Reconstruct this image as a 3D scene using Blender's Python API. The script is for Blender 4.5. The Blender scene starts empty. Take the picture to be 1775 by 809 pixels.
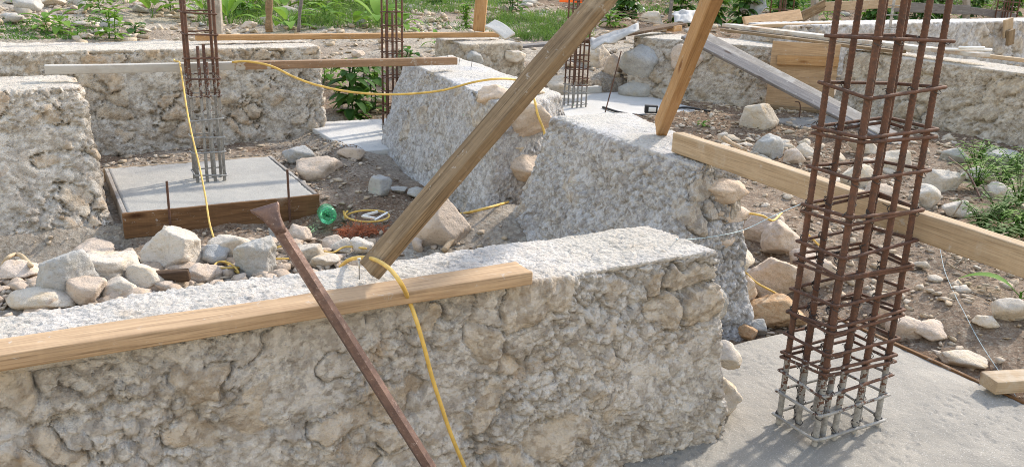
import bpy, math, random
import numpy as np
from mathutils import Matrix, Vector
rnd = random.Random(7)
R = math.radians
S = bpy.context.scene
COL = S.collection

# ------------------------------------------------------------------ camera, light, exposure
SUN_AZ, SUN_EL = 42.0, 35.0          # azimuth clockwise from +Y
SUN_STRENGTH, SKY_STRENGTH, EXPOSURE = 2.2, 0.15, 1.25
FPX, PITCH, ROLL, CAMH = 1500.0, R(17.5), R(2.0), 1.6
fw = np.array([0, math.cos(PITCH), -math.sin(PITCH)])
rt0 = np.array([1.0, 0, 0]); up0 = np.cross(rt0, fw)
rt = rt0*math.cos(ROLL) + up0*math.sin(ROLL); up = np.cross(rt, fw)
cd = bpy.data.cameras.new('camera'); cam = bpy.data.objects.new('camera', cd); COL.objects.link(cam)
cd.sensor_width = 36; cd.lens = FPX/1775*36; cd.clip_end = 500; cd.clip_start = 0.05
m = Matrix.Identity(4)
for i in range(3):
    m[i][0] = rt[i]; m[i][1] = up[i]; m[i][2] = -fw[i]
m[2][3] = CAMH
cam.matrix_world = m
S.camera = cam
wd = bpy.data.worlds.new('World'); S.world = wd; wd.use_nodes = True
wn = wd.node_tree.nodes; wl = wd.node_tree.links
sky = wn.new('ShaderNodeTexSky'); sky.sky_type = 'NISHITA'; sky.sun_disc = False
sky.sun_elevation = R(SUN_EL); sky.sun_rotation = R(SUN_AZ)
sky.dust_density = 0.8; sky.air_density = 2.4; sky.ozone_density = 0.0
wb = wn.new('ShaderNodeVectorMath'); wb.operation = 'MULTIPLY'; wb.inputs[1].default_value = (1.08, 0.98, 1.06)   # the camera's daylight white balance
wl.new(sky.outputs[0], wb.inputs[0]); wl.new(wb.outputs[0], wn['Background'].inputs[0]); wn['Background'].inputs[1].default_value = SKY_STRENGTH
sd = bpy.data.lights.new('sun', 'SUN'); sun = bpy.data.objects.new('sun', sd); COL.objects.link(sun)
sd.energy = SUN_STRENGTH; sd.angle = R(2.5); sd.color = (1.0, 0.92, 0.80)
sun.rotation_euler = Vector((math.sin(R(SUN_AZ))*math.cos(R(SUN_EL)), math.cos(R(SUN_AZ))*math.cos(R(SUN_EL)), math.sin(R(SUN_EL)))).to_track_quat('Z', 'Y').to_euler()
S.view_settings.view_transform = 'Standard'; S.view_settings.look = 'None'
S.view_settings.gamma = 1; S.view_settings.use_curve_mapping = False
S.view_settings.exposure = EXPOSURE
S.render.engine = 'CYCLES'; S.cycles.use_denoising = True; S.cycles.denoising_prefilter = 'NONE'; S.cycles.filter_width = 1.0

# ------------------------------------------------------------------ frames and points
Ad = np.array([math.sin(R(60.5)), math.cos(R(60.5)), 0.0]); Bd = np.array([-Ad[1], Ad[0], 0.0]); Zd = np.array([0, 0, 1.0])
ORG = np.array([0, 0, CAMH])
def W(a, b, z=0.0): return Ad*a + Bd*b + np.array([0, 0, z])
def AB(p):
    p = np.asarray(p); return p[..., 0]*Ad[0] + p[..., 1]*Ad[1], p[..., 0]*Bd[0] + p[..., 1]*Bd[1]
def ray(px, py): return fw*FPX + rt*(px-887.5) - up*(py-404.5)
def P(px, py, z):                       # survey point: where the sight line meets height z
    d = ray(px, py); return ORG + d*((z-CAMH)/d[2])
def Pb(px, py, b):                      # ... meets the vertical plane b = const
    d = ray(px, py); return ORG + d*(b/(d@Bd))
def Pd(px, py, dep): return ORG + ray(px, py)/FPX*dep

# ------------------------------------------------------------------ numpy noise
def _h(ix, iy, iz, s):
    n = (ix.astype(np.int64)*73856093) ^ (iy.astype(np.int64)*19349663) ^ (iz.astype(np.int64)*83492791) ^ (s*2654435761)
    n = (n ^ (n >> 13)) * 1274126177; n = n & 0x7fffffff; n = (n ^ (n >> 15)) * 2246822519; n = n & 0x7fffffff
    n = n ^ (n >> 13)
    return (n & 0xffffff) / float(0xffffff)
def vnoise(p, s=0):
    i = np.floor(p).astype(np.int64); f = p - i; f = f*f*f*(f*(f*6-15)+10)
    x, y, z = i[..., 0], i[..., 1], i[..., 2]; u, v, w = f[..., 0], f[..., 1], f[..., 2]
    def c(a, b, d): return _h(x+a, y+b, z+d, s)
    x00 = c(0,0,0)*(1-u)+c(1,0,0)*u; x10 = c(0,1,0)*(1-u)+c(1,1,0)*u
    x01 = c(0,0,1)*(1-u)+c(1,0,1)*u; x11 = c(0,1,1)*(1-u)+c(1,1,1)*u
    return ((x00*(1-v)+x10*v)*(1-w) + (x01*(1-v)+x11*v)*w)*2-1
def fbm(p, s=0, o=4, g=0.5):
    r = 0; a = 1; t = 0
    for k in range(o):
        r = r + a*vnoise(p*(2.03**k)+k*17.3, s+k); t += a; a *= g
    return r/t
def worley(p, s=0, facet=False):                     # F1, F2, random id of the nearest cell
    i = np.floor(p).astype(np.int64)
    n = p.shape[0]; f1 = np.full(n, 9.0); f2 = np.full(n, 9.0); idd = np.zeros(n); dl = np.zeros((n, 3))
    for a in (-1, 0, 1):
        for b in (-1, 0, 1):
            for c in (-1, 0, 1):
                x = i[:, 0]+a; y = i[:, 1]+b; z = i[:, 2]+c
                q = np.stack([x+_h(x, y, z, s), y+_h(x, y, z, s+1), z+_h(x, y, z, s+2)], 1)
                d = np.sqrt(((q-p)**2).sum(1)); hid = _h(x, y, z, s+3)
                m1 = d < f1; m2 = (~m1) & (d < f2)
                f2 = np.where(m1, f1, np.where(m2, d, f2)); idd = np.where(m1, hid, idd); f1 = np.where(m1, d, f1)
                if facet: dl = np.where(m1[:, None], p-q, dl)
    if facet:
        tilt = np.stack([(idd*91.7) % 1, (idd*37.3) % 1, (idd*173.1) % 1], 1)*2-1
        return f1, f2, idd, (dl*tilt).sum(1)
    return f1, f2, idd
def sst(x, a, b):
    t = np.clip((x-a)/(b-a), 0, 1); return t*t*(3-2*t)

# ------------------------------------------------------------------ objects
def tag(o, label=None, cat=None, group=None, kind=None):
    if label: o['label'] = label
    if cat: o['category'] = cat
    if group: o['group'] = group
    if kind: o['kind'] = kind
    return o
def empty(name, loc):
    o = bpy.data.objects.new(name, None); o.location = Vector(loc); o.empty_display_size = 0.1; COL.objects.link(o); return o
def mesh(name, V, F, mat, smooth=True, attrs=None, auto=None):
    V = np.asarray(V, dtype=np.float32); me = bpy.data.meshes.new(name)
    if isinstance(F, np.ndarray):
        nf, k = F.shape
        me.vertices.add(len(V)); me.vertices.foreach_set('co', V.ravel())
        me.loops.add(nf*k); me.loops.foreach_set('vertex_index', F.astype(np.int32).ravel())
        me.polygons.add(nf); me.polygons.foreach_set('loop_start', np.arange(0, nf*k, k, dtype=np.int32))
        me.polygons.foreach_set('loop_total', np.full(nf, k, dtype=np.int32))
        me.update(calc_edges=True); me.validate()
    else:
        me.from_pydata(V.tolist(), [], F); me.update()
    if smooth: me.polygons.foreach_set('use_smooth', np.ones(len(me.polygons), dtype=bool))
    for k, v in (attrs or {}).items():
        at = me.attributes.new(k, 'FLOAT', 'POINT'); at.data.foreach_set('value', np.asarray(v, dtype=np.float32))
    if mat: me.materials.append(mat)
    return me
def link(name, me, parent=None, M=None):
    o = bpy.data.objects.new(name, me); COL.objects.link(o)
    if M is not None: M = M.copy()
    else: M = Matrix.Identity(4)
    if parent is not None:
        o.parent = parent; M.translation = M.translation - Vector(root_loc(parent))
    o.matrix_basis = M
    return o
def root_loc(o):
    v = Vector(o.location)
    return v if o.parent is None else v + root_loc(o.parent)
def obj(name, V, F, mat, parent=None, smooth=True, attrs=None, base=None):
    """mesh given in world space; origin goes to its base centre"""
    V = np.asarray(V, float)
    if base is None: base = np.array([V[:, 0].mean(), V[:, 1].mean(), V[:, 2].min()])
    return link(name, mesh(name, V-base, F, mat, smooth, attrs), parent, Matrix.Translation(Vector(base)))
class MB:
    def __init__(s): s.V = []; s.F = []; s.n = 0; s.A = []
    def add(s, V, F, a=0.0):
        V = np.asarray(V, float); s.V.append(V)
        s.F += [tuple(int(i)+s.n for i in f) for f in F]; s.n += len(V)
        s.A.append(np.full(len(V), a) if np.isscalar(a) else np.asarray(a))
    def build(s, name, mat, parent=None, smooth=True, attr='tint', base=None):
        return obj(name, np.concatenate(s.V), s.F, mat, parent, smooth, {attr: np.concatenate(s.A)}, base)
def frame(p0, p1, hint):
    x = np.asarray(p1, float)-np.asarray(p0, float); L = np.linalg.norm(x); x /= L
    z = np.asarray(hint, float); z = z - x*(z@x); z /= np.linalg.norm(z); y = np.cross(z, x)
    return x, y, z, L
def lattice(nx, ny, nz):                # welded surface lattice of a box, coords 0..1
    idx = {}; V = []; F = []
    def g(i, j, k):
        t = (i, j, k)
        if t not in idx: idx[t] = len(V); V.append((i/nx, j/ny, k/nz))
        return idx[t]
    for i in range(nx):
        for j in range(ny):
            F.append((g(i,j,0), g(i,j+1,0), g(i+1,j+1,0), g(i+1,j,0)))
            F.append((g(i,j,nz), g(i+1,j,nz), g(i+1,j+1,nz), g(i,j+1,nz)))
    for i in range(nx):
        for k in range(nz):
            F.append((g(i,0,k), g(i+1,0,k), g(i+1,0,k+1), g(i,0,k+1)))
            F.append((g(i,ny,k), g(i,ny,k+1), g(i+1,ny,k+1), g(i+1,ny,k)))
    for j in range(ny):
        for k in range(nz):
            F.append((g(0,j,k), g(0,j,k+1), g(0,j+1,k+1), g(0,j+1,k)))
            F.append((g(nx,j,k), g(nx,j+1,k), g(nx,j+1,k+1), g(nx,j,k+1)))
    return np.array(V), np.array(F)
def board(name, p0, p1, w, t, mat, hint=(0, 0, 1), parent=None, seed=1, rough=0.0012, res=0.025, bow=0.0):
    """sawn timber: length along p0-p1 (its centre line), thickness along hint, width across"""
    x, y, z, L = frame(p0, p1, hint)
    nx = max(3, int(L/res)); V, F = lattice(min(nx, 160), max(3, int(w/0.012)), max(3, int(t/0.012)))
    d = np.array([L, w, t]); r = min(0.003, t*0.12); nn = [min(nx, 160), max(3, int(w/0.012)), max(3, int(t/0.012))]
    for k_ in range(3):                 # narrow outermost cells keep the arrises crisp
        i_ = np.rint(V[:, k_]*nn[k_]); e_ = r*1.3/d[k_]
        if nn[k_] > 2: V[:, k_] = np.where(i_ == 0, 0, np.where(i_ == nn[k_], 1, e_+(1-2*e_)*(i_-1)/(nn[k_]-2)))
    q = (V-0.5)*d
    inner = np.clip(q, -d/2+r, d/2-r); n = q-inner; ln = np.linalg.norm(n, axis=1, keepdims=True); n = np.where(ln > 0, n/np.maximum(ln, 1e-9), 0)
    q = inner + n*r
    c = q*np.array([2.5, 14, 14]) + seed*13.7
    q = q + n*(fbm(c*1.5, seed, 3)[:, None]*rough*2.2)
    q[:, 2] += bow*(1-(2*q[:, 0]/L)**2) + rough*1.5*vnoise(np.stack([q[:, 0]*2+seed*5, q[:, 0]*0, q[:, 0]*0], 1), seed)
    end = np.abs(q[:, 0]) > L/2-0.012
    q[:, 0] += np.where(end, 0.0012*vnoise(q*60+seed, seed), 0)
    c0 = (np.asarray(p0, float)+np.asarray(p1, float))/2
    M = Matrix(((x[0], y[0], z[0], c0[0]), (x[1], y[1], z[1], c0[1]), (x[2], y[2], z[2], c0[2]), (0, 0, 0, 1)))
    return link(name, mesh(name, q, F, mat, smooth=False), parent, M)
def spline(P_, n=8):
    P_ = [np.asarray(p, float) for p in P_]; P_ = [2*P_[0]-P_[1]] + P_ + [2*P_[-1]-P_[-2]]; out = []
    for i in range(1, len(P_)-2):
        a, b, c, d = P_[i-1:i+3]
        for k in range(n):
            t = k/n; out.append(0.5*((2*b)+(-a+c)*t+(2*a-5*b+4*c-d)*t*t+(-a+3*b-3*c+d)*t**3))
    out.append(P_[-2]); return np.array(out)
def tube(pts, r, k=8):
    pts = np.asarray(pts, float); n = len(pts); r = np.broadcast_to(r, (n,))
    T = np.gradient(pts, axis=0); T /= np.linalg.norm(T, axis=1, keepdims=True)+1e-12
    u = np.cross(T[0], [0.3, 0.5, 0.8]); u /= np.linalg.norm(u); V = []
    ang = np.arange(k)*2*math.pi/k
    for i in range(n):
        u = u - T[i]*(u@T[i]); u /= np.linalg.norm(u); v = np.cross(T[i], u)
        V.append(pts[i] + r[i]*(np.cos(ang)[:, None]*u + np.sin(ang)[:, None]*v))
    F = [(i*k+j, i*k+(j+1) % k, (i+1)*k+(j+1) % k, (i+1)*k+j) for i in range(n-1) for j in range(k)]
    F.append(tuple(range(k-1, -1, -1))); F.append(tuple((n-1)*k+j for j in range(k)))
    return np.concatenate(V), F

# ------------------------------------------------------------------ materials
def mat(name):
    m = bpy.data.materials.new(name); m.use_nodes = True; nt = m.node_tree; b = nt.nodes['Principled BSDF']
    return m, nt, b
class N:
    def __init__(s, nt): s.t = nt
    def n(s, typ, **k):
        o = s.t.nodes.new(typ)
        for a, v in k.items():
            if a.startswith('i_'):
                o.inputs[a[2:]].default_value = v
            else: setattr(o, a, v)
        return o
    def l(s, a, b): s.t.links.new(a, b)
    def coord(s, scale=(1, 1, 1), kind='Object', jitter=True):
        tc = s.n('ShaderNodeTexCoord'); mp = s.n('ShaderNodeMapping'); mp.inputs['Scale'].default_value = scale
        if jitter:
            oi = s.n('ShaderNodeObjectInfo'); ml = s.n('ShaderNodeMath', operation='MULTIPLY'); ml.inputs[1].default_value = 37.0
            s.l(oi.outputs['Random'], ml.inputs[0]); s.l(ml.outputs[0], mp.inputs['Location'])
        s.l(tc.outputs[kind], mp.inputs['Vector']); return mp.outputs[0]
    def noise(s, v, scale, detail=4, rough=0.55, dist=0.0):
        o = s.n('ShaderNodeTexNoise'); o.inputs['Scale'].default_value = scale; o.inputs['Detail'].default_value = detail
        o.inputs['Roughness'].default_value = rough; o.inputs['Distortion'].default_value = dist; s.l(v, o.inputs['Vector']); return o.outputs[0]
    def voro(s, v, scale, feat='F1', out='Distance'):
        o = s.n('ShaderNodeTexVoronoi', feature=feat); o.inputs['Scale'].default_value = scale; s.l(v, o.inputs['Vector']); return o.outputs[out]
    def ramp(s, f, stops):
        o = s.n('ShaderNodeValToRGB'); e = o.color_ramp.elements
        while len(e) < len(stops): e.new(0.5)
        for el, (p, c) in zip(e, stops):
            el.position = p; el.color = (c[0], c[1], c[2], 1) if not np.isscalar(c) else (c, c, c, 1)
        s.l(f, o.inputs[0]); return o.outputs[0]
    def mix(s, f, a, b, mode='MIX'):
        o = s.n('ShaderNodeMix', data_type='RGBA', blend_type=mode)
        for sock, v in ((o.inputs['Factor'], f), (o.inputs['A'], a), (o.inputs['B'], b)):
            if isinstance(v, bpy.types.NodeSocket): s.l(v, sock)
            elif np.isscalar(v): sock.default_value = v
            else: sock.default_value = (v[0], v[1], v[2], 1)
        # 'Factor','A','B' by name hits the first enabled sockets of the RGBA mix
        return o.outputs['Result']
    def math(s, op, a, b=0.0):
        o = s.n('ShaderNodeMath', operation=op)
        for i, v in ((0, a), (1, b)):
            if isinstance(v, bpy.types.NodeSocket): s.l(v, o.inputs[i])
            else: o.inputs[i].default_value = v
        return o.outputs[0]
    def attr(s, name): return s.n('ShaderNodeAttribute', attribute_name=name).outputs['Fac']
    def bump(s, h, strength, dist, b):
        o = s.n('ShaderNodeBump'); o.inputs['Strength'].default_value = strength; o.inputs['Distance'].default_value = dist
        s.l(h, o.inputs['Height'])
        if b.inputs['Normal'].is_linked: s.l(b.inputs['Normal'].links[0].from_socket, o.inputs['Normal'])
        s.l(o.outputs[0], b.inputs['Normal'])
def _mixfix(n):                          # RGBA mix sockets share names with other types; pick by identifier
    pass
def rgbmix(nt, f, a, b, mode='MIX'):
    o = nt.nodes.new('ShaderNodeMix'); o.data_type = 'RGBA'; o.blend_type = mode
    I = {i.identifier: i for i in o.inputs}
    for sock, v in ((I['Factor_Float'], f), (I['A_Color'], a), (I['B_Color'], b)):
        if isinstance(v, bpy.types.NodeSocket): nt.links.new(v, sock)
        elif np.isscalar(v): sock.default_value = v
        else: sock.default_value = (v[0], v[1], v[2], 1)
    return [x for x in o.outputs if x.identifier == 'Result_Color'][0]
N.mix = lambda s, f, a, b, mode='MIX': rgbmix(s.t, f, a, b, mode)

def wall_mat(name, mortar, mortar2, stone, stone2, stain=(0.30, 0.17, 0.07), samt=0.55):
    m, nt, b = mat(name); n = N(nt); v = n.coord(kind='Object')
    sm = n.attr('stone'); rid = n.attr('rid')
    mo = n.mix(n.ramp(n.noise(v, 3.2, 5, 0.6), [(0.35, 0), (0.65, 1)]), mortar, mortar2)
    mo = n.mix(n.math('MULTIPLY', n.ramp(n.noise(v, 70, 4, 0.7), [(0.42, 0), (0.66, 1)]), 0.35), mo, (0.70, 0.67, 0.62))
    mo = n.mix(n.math('MULTIPLY', n.ramp(n.noise(v, 34, 3, 0.7), [(0.54, 0), (0.62, 1)]), 0.5), mo, [c*0.5 for c in mortar2])
    st = n.mix(rid, stone, stone2)
    st = n.mix(n.ramp(n.noise(v, 11, 6, 0.65), [(0.4, 0), (0.7, 1)]), st, [c*0.78 for c in stone2])
    st = n.mix(n.math('MULTIPLY', n.ramp(n.noise(v, 16, 6, 0.75), [(0.45, 0), (0.6, 1)]), 0.7), st, mo)
    c = n.mix(sm, mo, st)
    c = n.mix(n.math('MULTIPLY', n.attr('clod'), 0.68), c, n.mix(1.0, c, (0.50, 0.46, 0.42), 'MULTIPLY'))
    c = n.mix(n.math('MULTIPLY', n.ramp(n.noise(v, 4.3, 6, 0.7, 0.6), [(0.60, 0), (0.72, 1)]), samt), c, stain)
    c = n.mix(n.math('MULTIPLY', n.attr('trowel'), 0.6), c, (0.50, 0.46, 0.395))
    nt.links.new(c, b.inputs['Base Color']); b.inputs['Roughness'].default_value = 0.95
    b.inputs['Specular IOR Level'].default_value = 0.2
    n.bump(n.noise(v, 170, 4, 0.8), 0.7, 0.007, b); n.bump(n.voro(v, 85), 0.6, 0.008, b); n.bump(n.noise(v, 42, 6, 0.8), 0.65, 0.013, b)
    return m
M_A = wall_mat('grey mortar rubble', (0.64, 0.60, 0.565), (0.55, 0.525, 0.505), (0.54, 0.455, 0.36), (0.61, 0.54, 0.46), (0.48, 0.32, 0.17))
M_F = wall_mat('brown mortar rubble', (0.60, 0.545, 0.475), (0.50, 0.45, 0.39), (0.55, 0.41, 0.28), (0.60, 0.51, 0.40), (0.30, 0.19, 0.11))
M_C = wall_mat('blue grey mortar rubble', (0.53, 0.525, 0.535), (0.45, 0.45, 0.465), (0.52, 0.44, 0.35), (0.54, 0.50, 0.45), (0.36, 0.26, 0.18), 0.3)
M_G = wall_mat('dark mortar rubble', (0.50, 0.455, 0.40), (0.41, 0.37, 0.32), (0.46, 0.38, 0.28), (0.50, 0.45, 0.38), (0.22, 0.15, 0.09))

def rock_mat(name, c1, c2, c3, amt=0.5):
    m, nt, b = mat(name); n = N(nt); v = n.coord()
    c = n.mix(n.ramp(n.noise(v, 5, 6, 0.65, 0.4), [(0.35, 0), (0.65, 1)]), c1, c2)
    c = n.mix(n.math('MULTIPLY', n.ramp(n.noise(v, 9, 5, 0.7, 0.8), [(0.52, 0), (0.66, 1)]), amt), c, c3)
    c = n.mix(n.math('MULTIPLY', n.ramp(n.noise(v, 60, 4, 0.7), [(0.52, 0), (0.68, 1)]), 0.45), c, [x*0.5 for x in c2])
    t = n.attr('tint'); c = n.mix(t, c, [c1[0]*0.62, c1[1]*0.56, c1[2]*0.48])
    ob = n.n('ShaderNodeObjectInfo'); c = n.mix(n.math('MULTIPLY', ob.outputs['Random'], 0.28), c, c3)
    nt.links.new(c, b.inputs['Base Color']); b.inputs['Roughness'].default_value = 0.93; b.inputs['Specular IOR Level'].default_value = 0.2
    n.bump(n.noise(v, 110, 5, 0.7), 0.7, 0.004, b); n.bump(n.noise(v, 22, 6, 0.7), 0.9, 0.02, b)
    return m
M_CHIP = rock_mat('stone chips', (0.66, 0.59, 0.50), (0.36, 0.285, 0.22), (0.42, 0.29, 0.17))
M_ROCK = rock_mat('pale limestone', (0.62, 0.57, 0.51), (0.50, 0.455, 0.40), (0.52, 0.38, 0.20))
M_ROCKP = rock_mat('pinkish limestone', (0.58, 0.49, 0.415), (0.47, 0.39, 0.32), (0.53, 0.39, 0.26))
M_ROCKO = rock_mat('orange limestone', (0.50, 0.36, 0.22), (0.42, 0.24, 0.12), (0.55, 0.46, 0.34), 0.7)
M_ROCKG = rock_mat('grey limestone', (0.44, 0.44, 0.44), (0.33, 0.33, 0.32), (0.46, 0.40, 0.30), 0.4)

def conc_mat(name, c1, c2, rough=0.75):
    m, nt, b = mat(name); n = N(nt); v = n.coord()
    c = n.mix(n.ramp(n.noise(v, 2.2, 5, 0.6), [(0.35, 0), (0.65, 1)]), c1, c2)
    c = n.mix(n.math('MULTIPLY', n.ramp(n.noise(v, 120, 3, 0.7), [(0.60, 0), (0.68, 1)]), 0.5), c, (0.11, 0.10, 0.09))
    c = n.mix(n.math('MULTIPLY', n.ramp(n.noise(v, 220, 2, 0.7), [(0.60, 0), (0.70, 1)]), 0.5), c, (0.66, 0.65, 0.62))
    nt.links.new(c, b.inputs['Base Color'])
    nt.links.new(n.ramp(n.noise(v, 5, 4), [(0.4, rough-0.1), (0.62, rough+0.15)]), b.inputs['Roughness']); b.inputs['Specular IOR Level'].default_value = 0.22
    n.bump(n.noise(v, 90, 5, 0.75), 0.6, 0.006, b); n.bump(n.noise(v, 14, 4, 0.6), 0.4, 0.01, b)
    return m
M_SLAB = conc_mat('fresh concrete', (0.285, 0.265, 0.235), (0.22, 0.208, 0.188), 0.75)
M_SLABB = conc_mat('dry grey concrete', (0.36, 0.345, 0.315), (0.29, 0.28, 0.26), 0.85)
M_SLABP = conc_mat('pale cured concrete', (0.52, 0.505, 0.48), (0.45, 0.44, 0.42), 0.85)

def wood_mat(name, light, dark, grain=1.0, wear=0.0, wearcol=(0.55, 0.54, 0.52), bumpy=1.0, cem=None):
    m, nt, b = mat(name); n = N(nt); v = n.coord((1.0, 14, 14)); v1 = n.coord((1, 1, 1)); v2 = n.coord((38, 1.2, 1.2))
    g = n.noise(v, 3.0, 6, 0.62, 0.9)
    c = n.mix(n.ramp(g, [(0.32, 0), (0.66, 1)]), dark, light)
    fine = n.noise(n.coord((1.5, 90, 90)), 3.0, 3, 0.6)
    c = n.mix(n.math('MULTIPLY', n.ramp(fine, [(0.5, 0), (0.75, 1)]), 0.6*grain), c, [x*0.55 for x in dark])
    c = n.mix(n.math('MULTIPLY', n.ramp(n.noise(v1, 3.5, 4, 0.6), [(0.42, 0), (0.7, 1)]), 0.35), c, [x*0.72 for x in light])
    # knots
    kn = n.voro(n.coord((2.6, 9, 9)), 0.9)
    c = n.mix(n.ramp(kn, [(0.07, 1), (0.17, 0)]), c, [dark[0]*0.5, dark[1]*0.38, dark[2]*0.3])
    c = n.mix(n.math('MULTIPLY', n.ramp(n.noise(v2, 2.0, 2, 0.5), [(0.5, 0), (0.7, 1)]), 0.08), c, [min(1, x*1.35) for x in light])
    if cem is not None:
        tc_ = n.n('ShaderNodeTexCoord'); sx_ = n.n('ShaderNodeSeparateXYZ'); nt.links.new(tc_.outputs['Object'], sx_.inputs[0])
        u_ = n.math('ADD', n.math('MULTIPLY', sx_.outputs['X'], -2.2), n.math('MULTIPLY', n.math('SUBTRACT', n.noise(v1, 7, 4, 0.7), 0.5), 2.6))
        c = n.mix(n.ramp(n.math('ADD', u_, cem), [(0.45, 0), (0.6, 1)]), c, wearcol)
    if wear > 0:
        c = n.mix(n.ramp(n.noise(v1, 4.5, 6, 0.68), [(0.62-wear*0.5, 0), (0.72-wear*0.35, 1)]), c, wearcol)
    c = n.mix(n.math('MULTIPLY', n.ramp(n.noise(v1, 26, 4, 0.75, 0.5), [(0.62, 0), (0.68, 1)]), 0.6), c, (0.42, 0.40, 0.37))
    c = n.mix(n.math('MULTIPLY', n.ramp(n.noise(v1, 6, 5, 0.7), [(0.5, 0), (0.75, 1)]), 0.4), c, [dark[0]*0.75, dark[1]*0.8, dark[2]*0.85])
    nt.links.new(c, b.inputs['Base Color']); b.inputs['Roughness'].default_value = 0.85; b.inputs['Specular IOR Level'].default_value = 0.2
    n.bump(g, 0.5*bumpy, 0.004, b); n.bump(fine, 0.5*bumpy, 0.002, b)
    return m
M_WNEW = wood_mat('fresh sawn pine', (0.46, 0.325, 0.205), (0.32, 0.215, 0.13), 1.5)
M_WPALE = wood_mat('pale pine', (0.45, 0.35, 0.245), (0.33, 0.245, 0.16), 1.6, wear=0.10, wearcol=(0.40, 0.34, 0.27))
M_WOLD = wood_mat('weathered brown timber', (0.29, 0.21, 0.13), (0.12, 0.082, 0.05), 1.8, 0.1, (0.32, 0.25, 0.17), 1.8)
M_WORG = wood_mat('orange timber', (0.43, 0.27, 0.135), (0.31, 0.175, 0.08), 1.4)
M_WDARK = wood_mat('wet brown form board', (0.21, 0.115, 0.055), (0.10, 0.052, 0.025), 1.2, 0.06, (0.26, 0.20, 0.15))
M_WGREY = wood_mat('grey weathered plank', (0.32, 0.29, 0.26), (0.19, 0.165, 0.145), 1.4, 0.25, (0.38, 0.36, 0.33))
M_WCEM = wood_mat('cement coated board', (0.36, 0.25, 0.17), (0.26, 0.17, 0.11), 1.0, 0.5, (0.46, 0.445, 0.42))
M_WCEMH = wood_mat('board half coated in cement', (0.30, 0.20, 0.13), (0.21, 0.13, 0.08), 1.0, 0.12, (0.40, 0.385, 0.36), cem=0.15)
M_WGD = wood_mat('dark grey timber', (0.20, 0.19, 0.19), (0.11, 0.10, 0.10), 1.2)
M_WBARK = wood_mat('dark wet wood', (0.12, 0.075, 0.045), (0.05, 0.03, 0.02), 1.5, bumpy=2)

# rebar: rusty, with dried cement rising from the foot (height given per column)
def rebar_mat(name, z0, z1, rust=(0.12, 0.055, 0.034), dark=(0.05, 0.031, 0.025)):
    m, nt, b = mat(name); n = N(nt); tc = n.n('ShaderNodeNewGeometry'); v = n.coord(jitter=False)
    c = n.mix(n.ramp(n.noise(v, 18, 5, 0.7), [(0.35, 0), (0.65, 1)]), dark, rust)
    c = n.mix(n.math('MULTIPLY', n.ramp(n.noise(v, 140, 3, 0.6), [(0.5, 0), (0.7, 1)]), 0.5), c, (0.20, 0.085, 0.045))
    sp = n.n('ShaderNodeSeparateXYZ'); nt.links.new(tc.outputs['Position'], sp.inputs[0])
    h = n.math('ADD', sp.outputs['Z'], n.math('MULTIPLY', n.math('SUBTRACT', n.noise(v, 6, 4), 0.5), (z1-z0)*0.9+0.05))
    f = n.ramp(n.math('DIVIDE', n.math('SUBTRACT', h, z0), max(z1-z0, 0.01)), [(0.0, 1), (1.0, 0)])
    spl = n.math('GREATER_THAN', n.math('ADD', f, n.math('MULTIPLY', n.math('SUBTRACT', n.noise(v, 70, 3, 0.6), 0.5), 1.3)), 0.55)
    c = n.mix(spl, c, n.mix(n.ramp(n.noise(v, 35, 4, 0.7), [(0.4, 0), (0.6, 1)]), (0.34, 0.335, 0.325), (0.20, 0.195, 0.19)))
    nt.links.new(c, b.inputs['Base Color']); b.inputs['Roughness'].default_value = 0.85
    n.bump(n.noise(v, 200, 4, 0.7), 0.5, 0.003, b)
    return m

def plain(name, c, rough=0.6, metal=0.0, var=0.15, scale=30, spec=0.4):
    m, nt, b = mat(name); n = N(nt); v = n.coord()
    cc = n.mix(n.ramp(n.noise(v, scale, 4, 0.6), [(0.35, 0), (0.65, 1)]), c, [x*(1-var*2) for x in c])
    nt.links.new(cc, b.inputs['Base Color']); b.inputs['Roughness'].default_value = rough; b.inputs['Metallic'].default_value = metal
    b.inputs['Specular IOR Level'].default_value = spec
    return m
M_CORD = plain('yellow cord sheath', (0.66, 0.44, 0.11), 0.6, var=0.16, scale=22)
M_WHITE = plain('white plastic', (0.74, 0.74, 0.73), 0.5, var=0.06)
M_SACK = plain('dusty white sack', (0.42, 0.42, 0.42), 0.7, var=0.12, scale=9)
M_ORANGE = plain('orange painted board', (0.85, 0.14, 0.02), 0.5, var=0.04)
M_BLACK = plain('black rubber', (0.02, 0.02, 0.022), 0.6)
M_FIBRE = plain('orange rope fibre', (0.62, 0.20, 0.09), 0.9, var=0.25, scale=60)
M_LINE = plain('pale blue line', (0.42, 0.58, 0.66), 0.5)
M_TAN = plain('tan plastic strap', (0.50, 0.38, 0.24), 0.6, var=0.1)
M_NAIL = plain('steel nail', (0.55, 0.54, 0.52), 0.35, 0.9)
M_TIE = plain('dark tie wire', (0.05, 0.045, 0.045), 0.7)
m, nt, b = mat('old forged steel'); n = N(nt); v = n.coord()
c = n.mix(n.ramp(n.noise(v, 30, 6, 0.7), [(0.35, 0), (0.65, 1)]), (0.10, 0.065, 0.06), (0.19, 0.12, 0.10))
c = n.mix(n.math('MULTIPLY', n.ramp(n.noise(v, 120, 3, 0.7), [(0.6, 0), (0.7, 1)]), 0.6), c, (0.34, 0.28, 0.26))
nt.links.new(c, b.inputs['Base Color']); b.inputs['Roughness'].default_value = 0.5; b.inputs['Metallic'].default_value = 0.45
n.bump(n.noise(v, 90, 5, 0.7), 0.5, 0.004, b); M_STEEL = m
m, nt, b = mat('green bottle plastic'); b.inputs['Base Color'].default_value = (0.22, 0.72, 0.42, 1)
b.inputs['Transmission Weight'].default_value = 0.75; b.inputs['Roughness'].default_value = 0.12; b.inputs['IOR'].default_value = 1.2; M_GREEN = m

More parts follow.
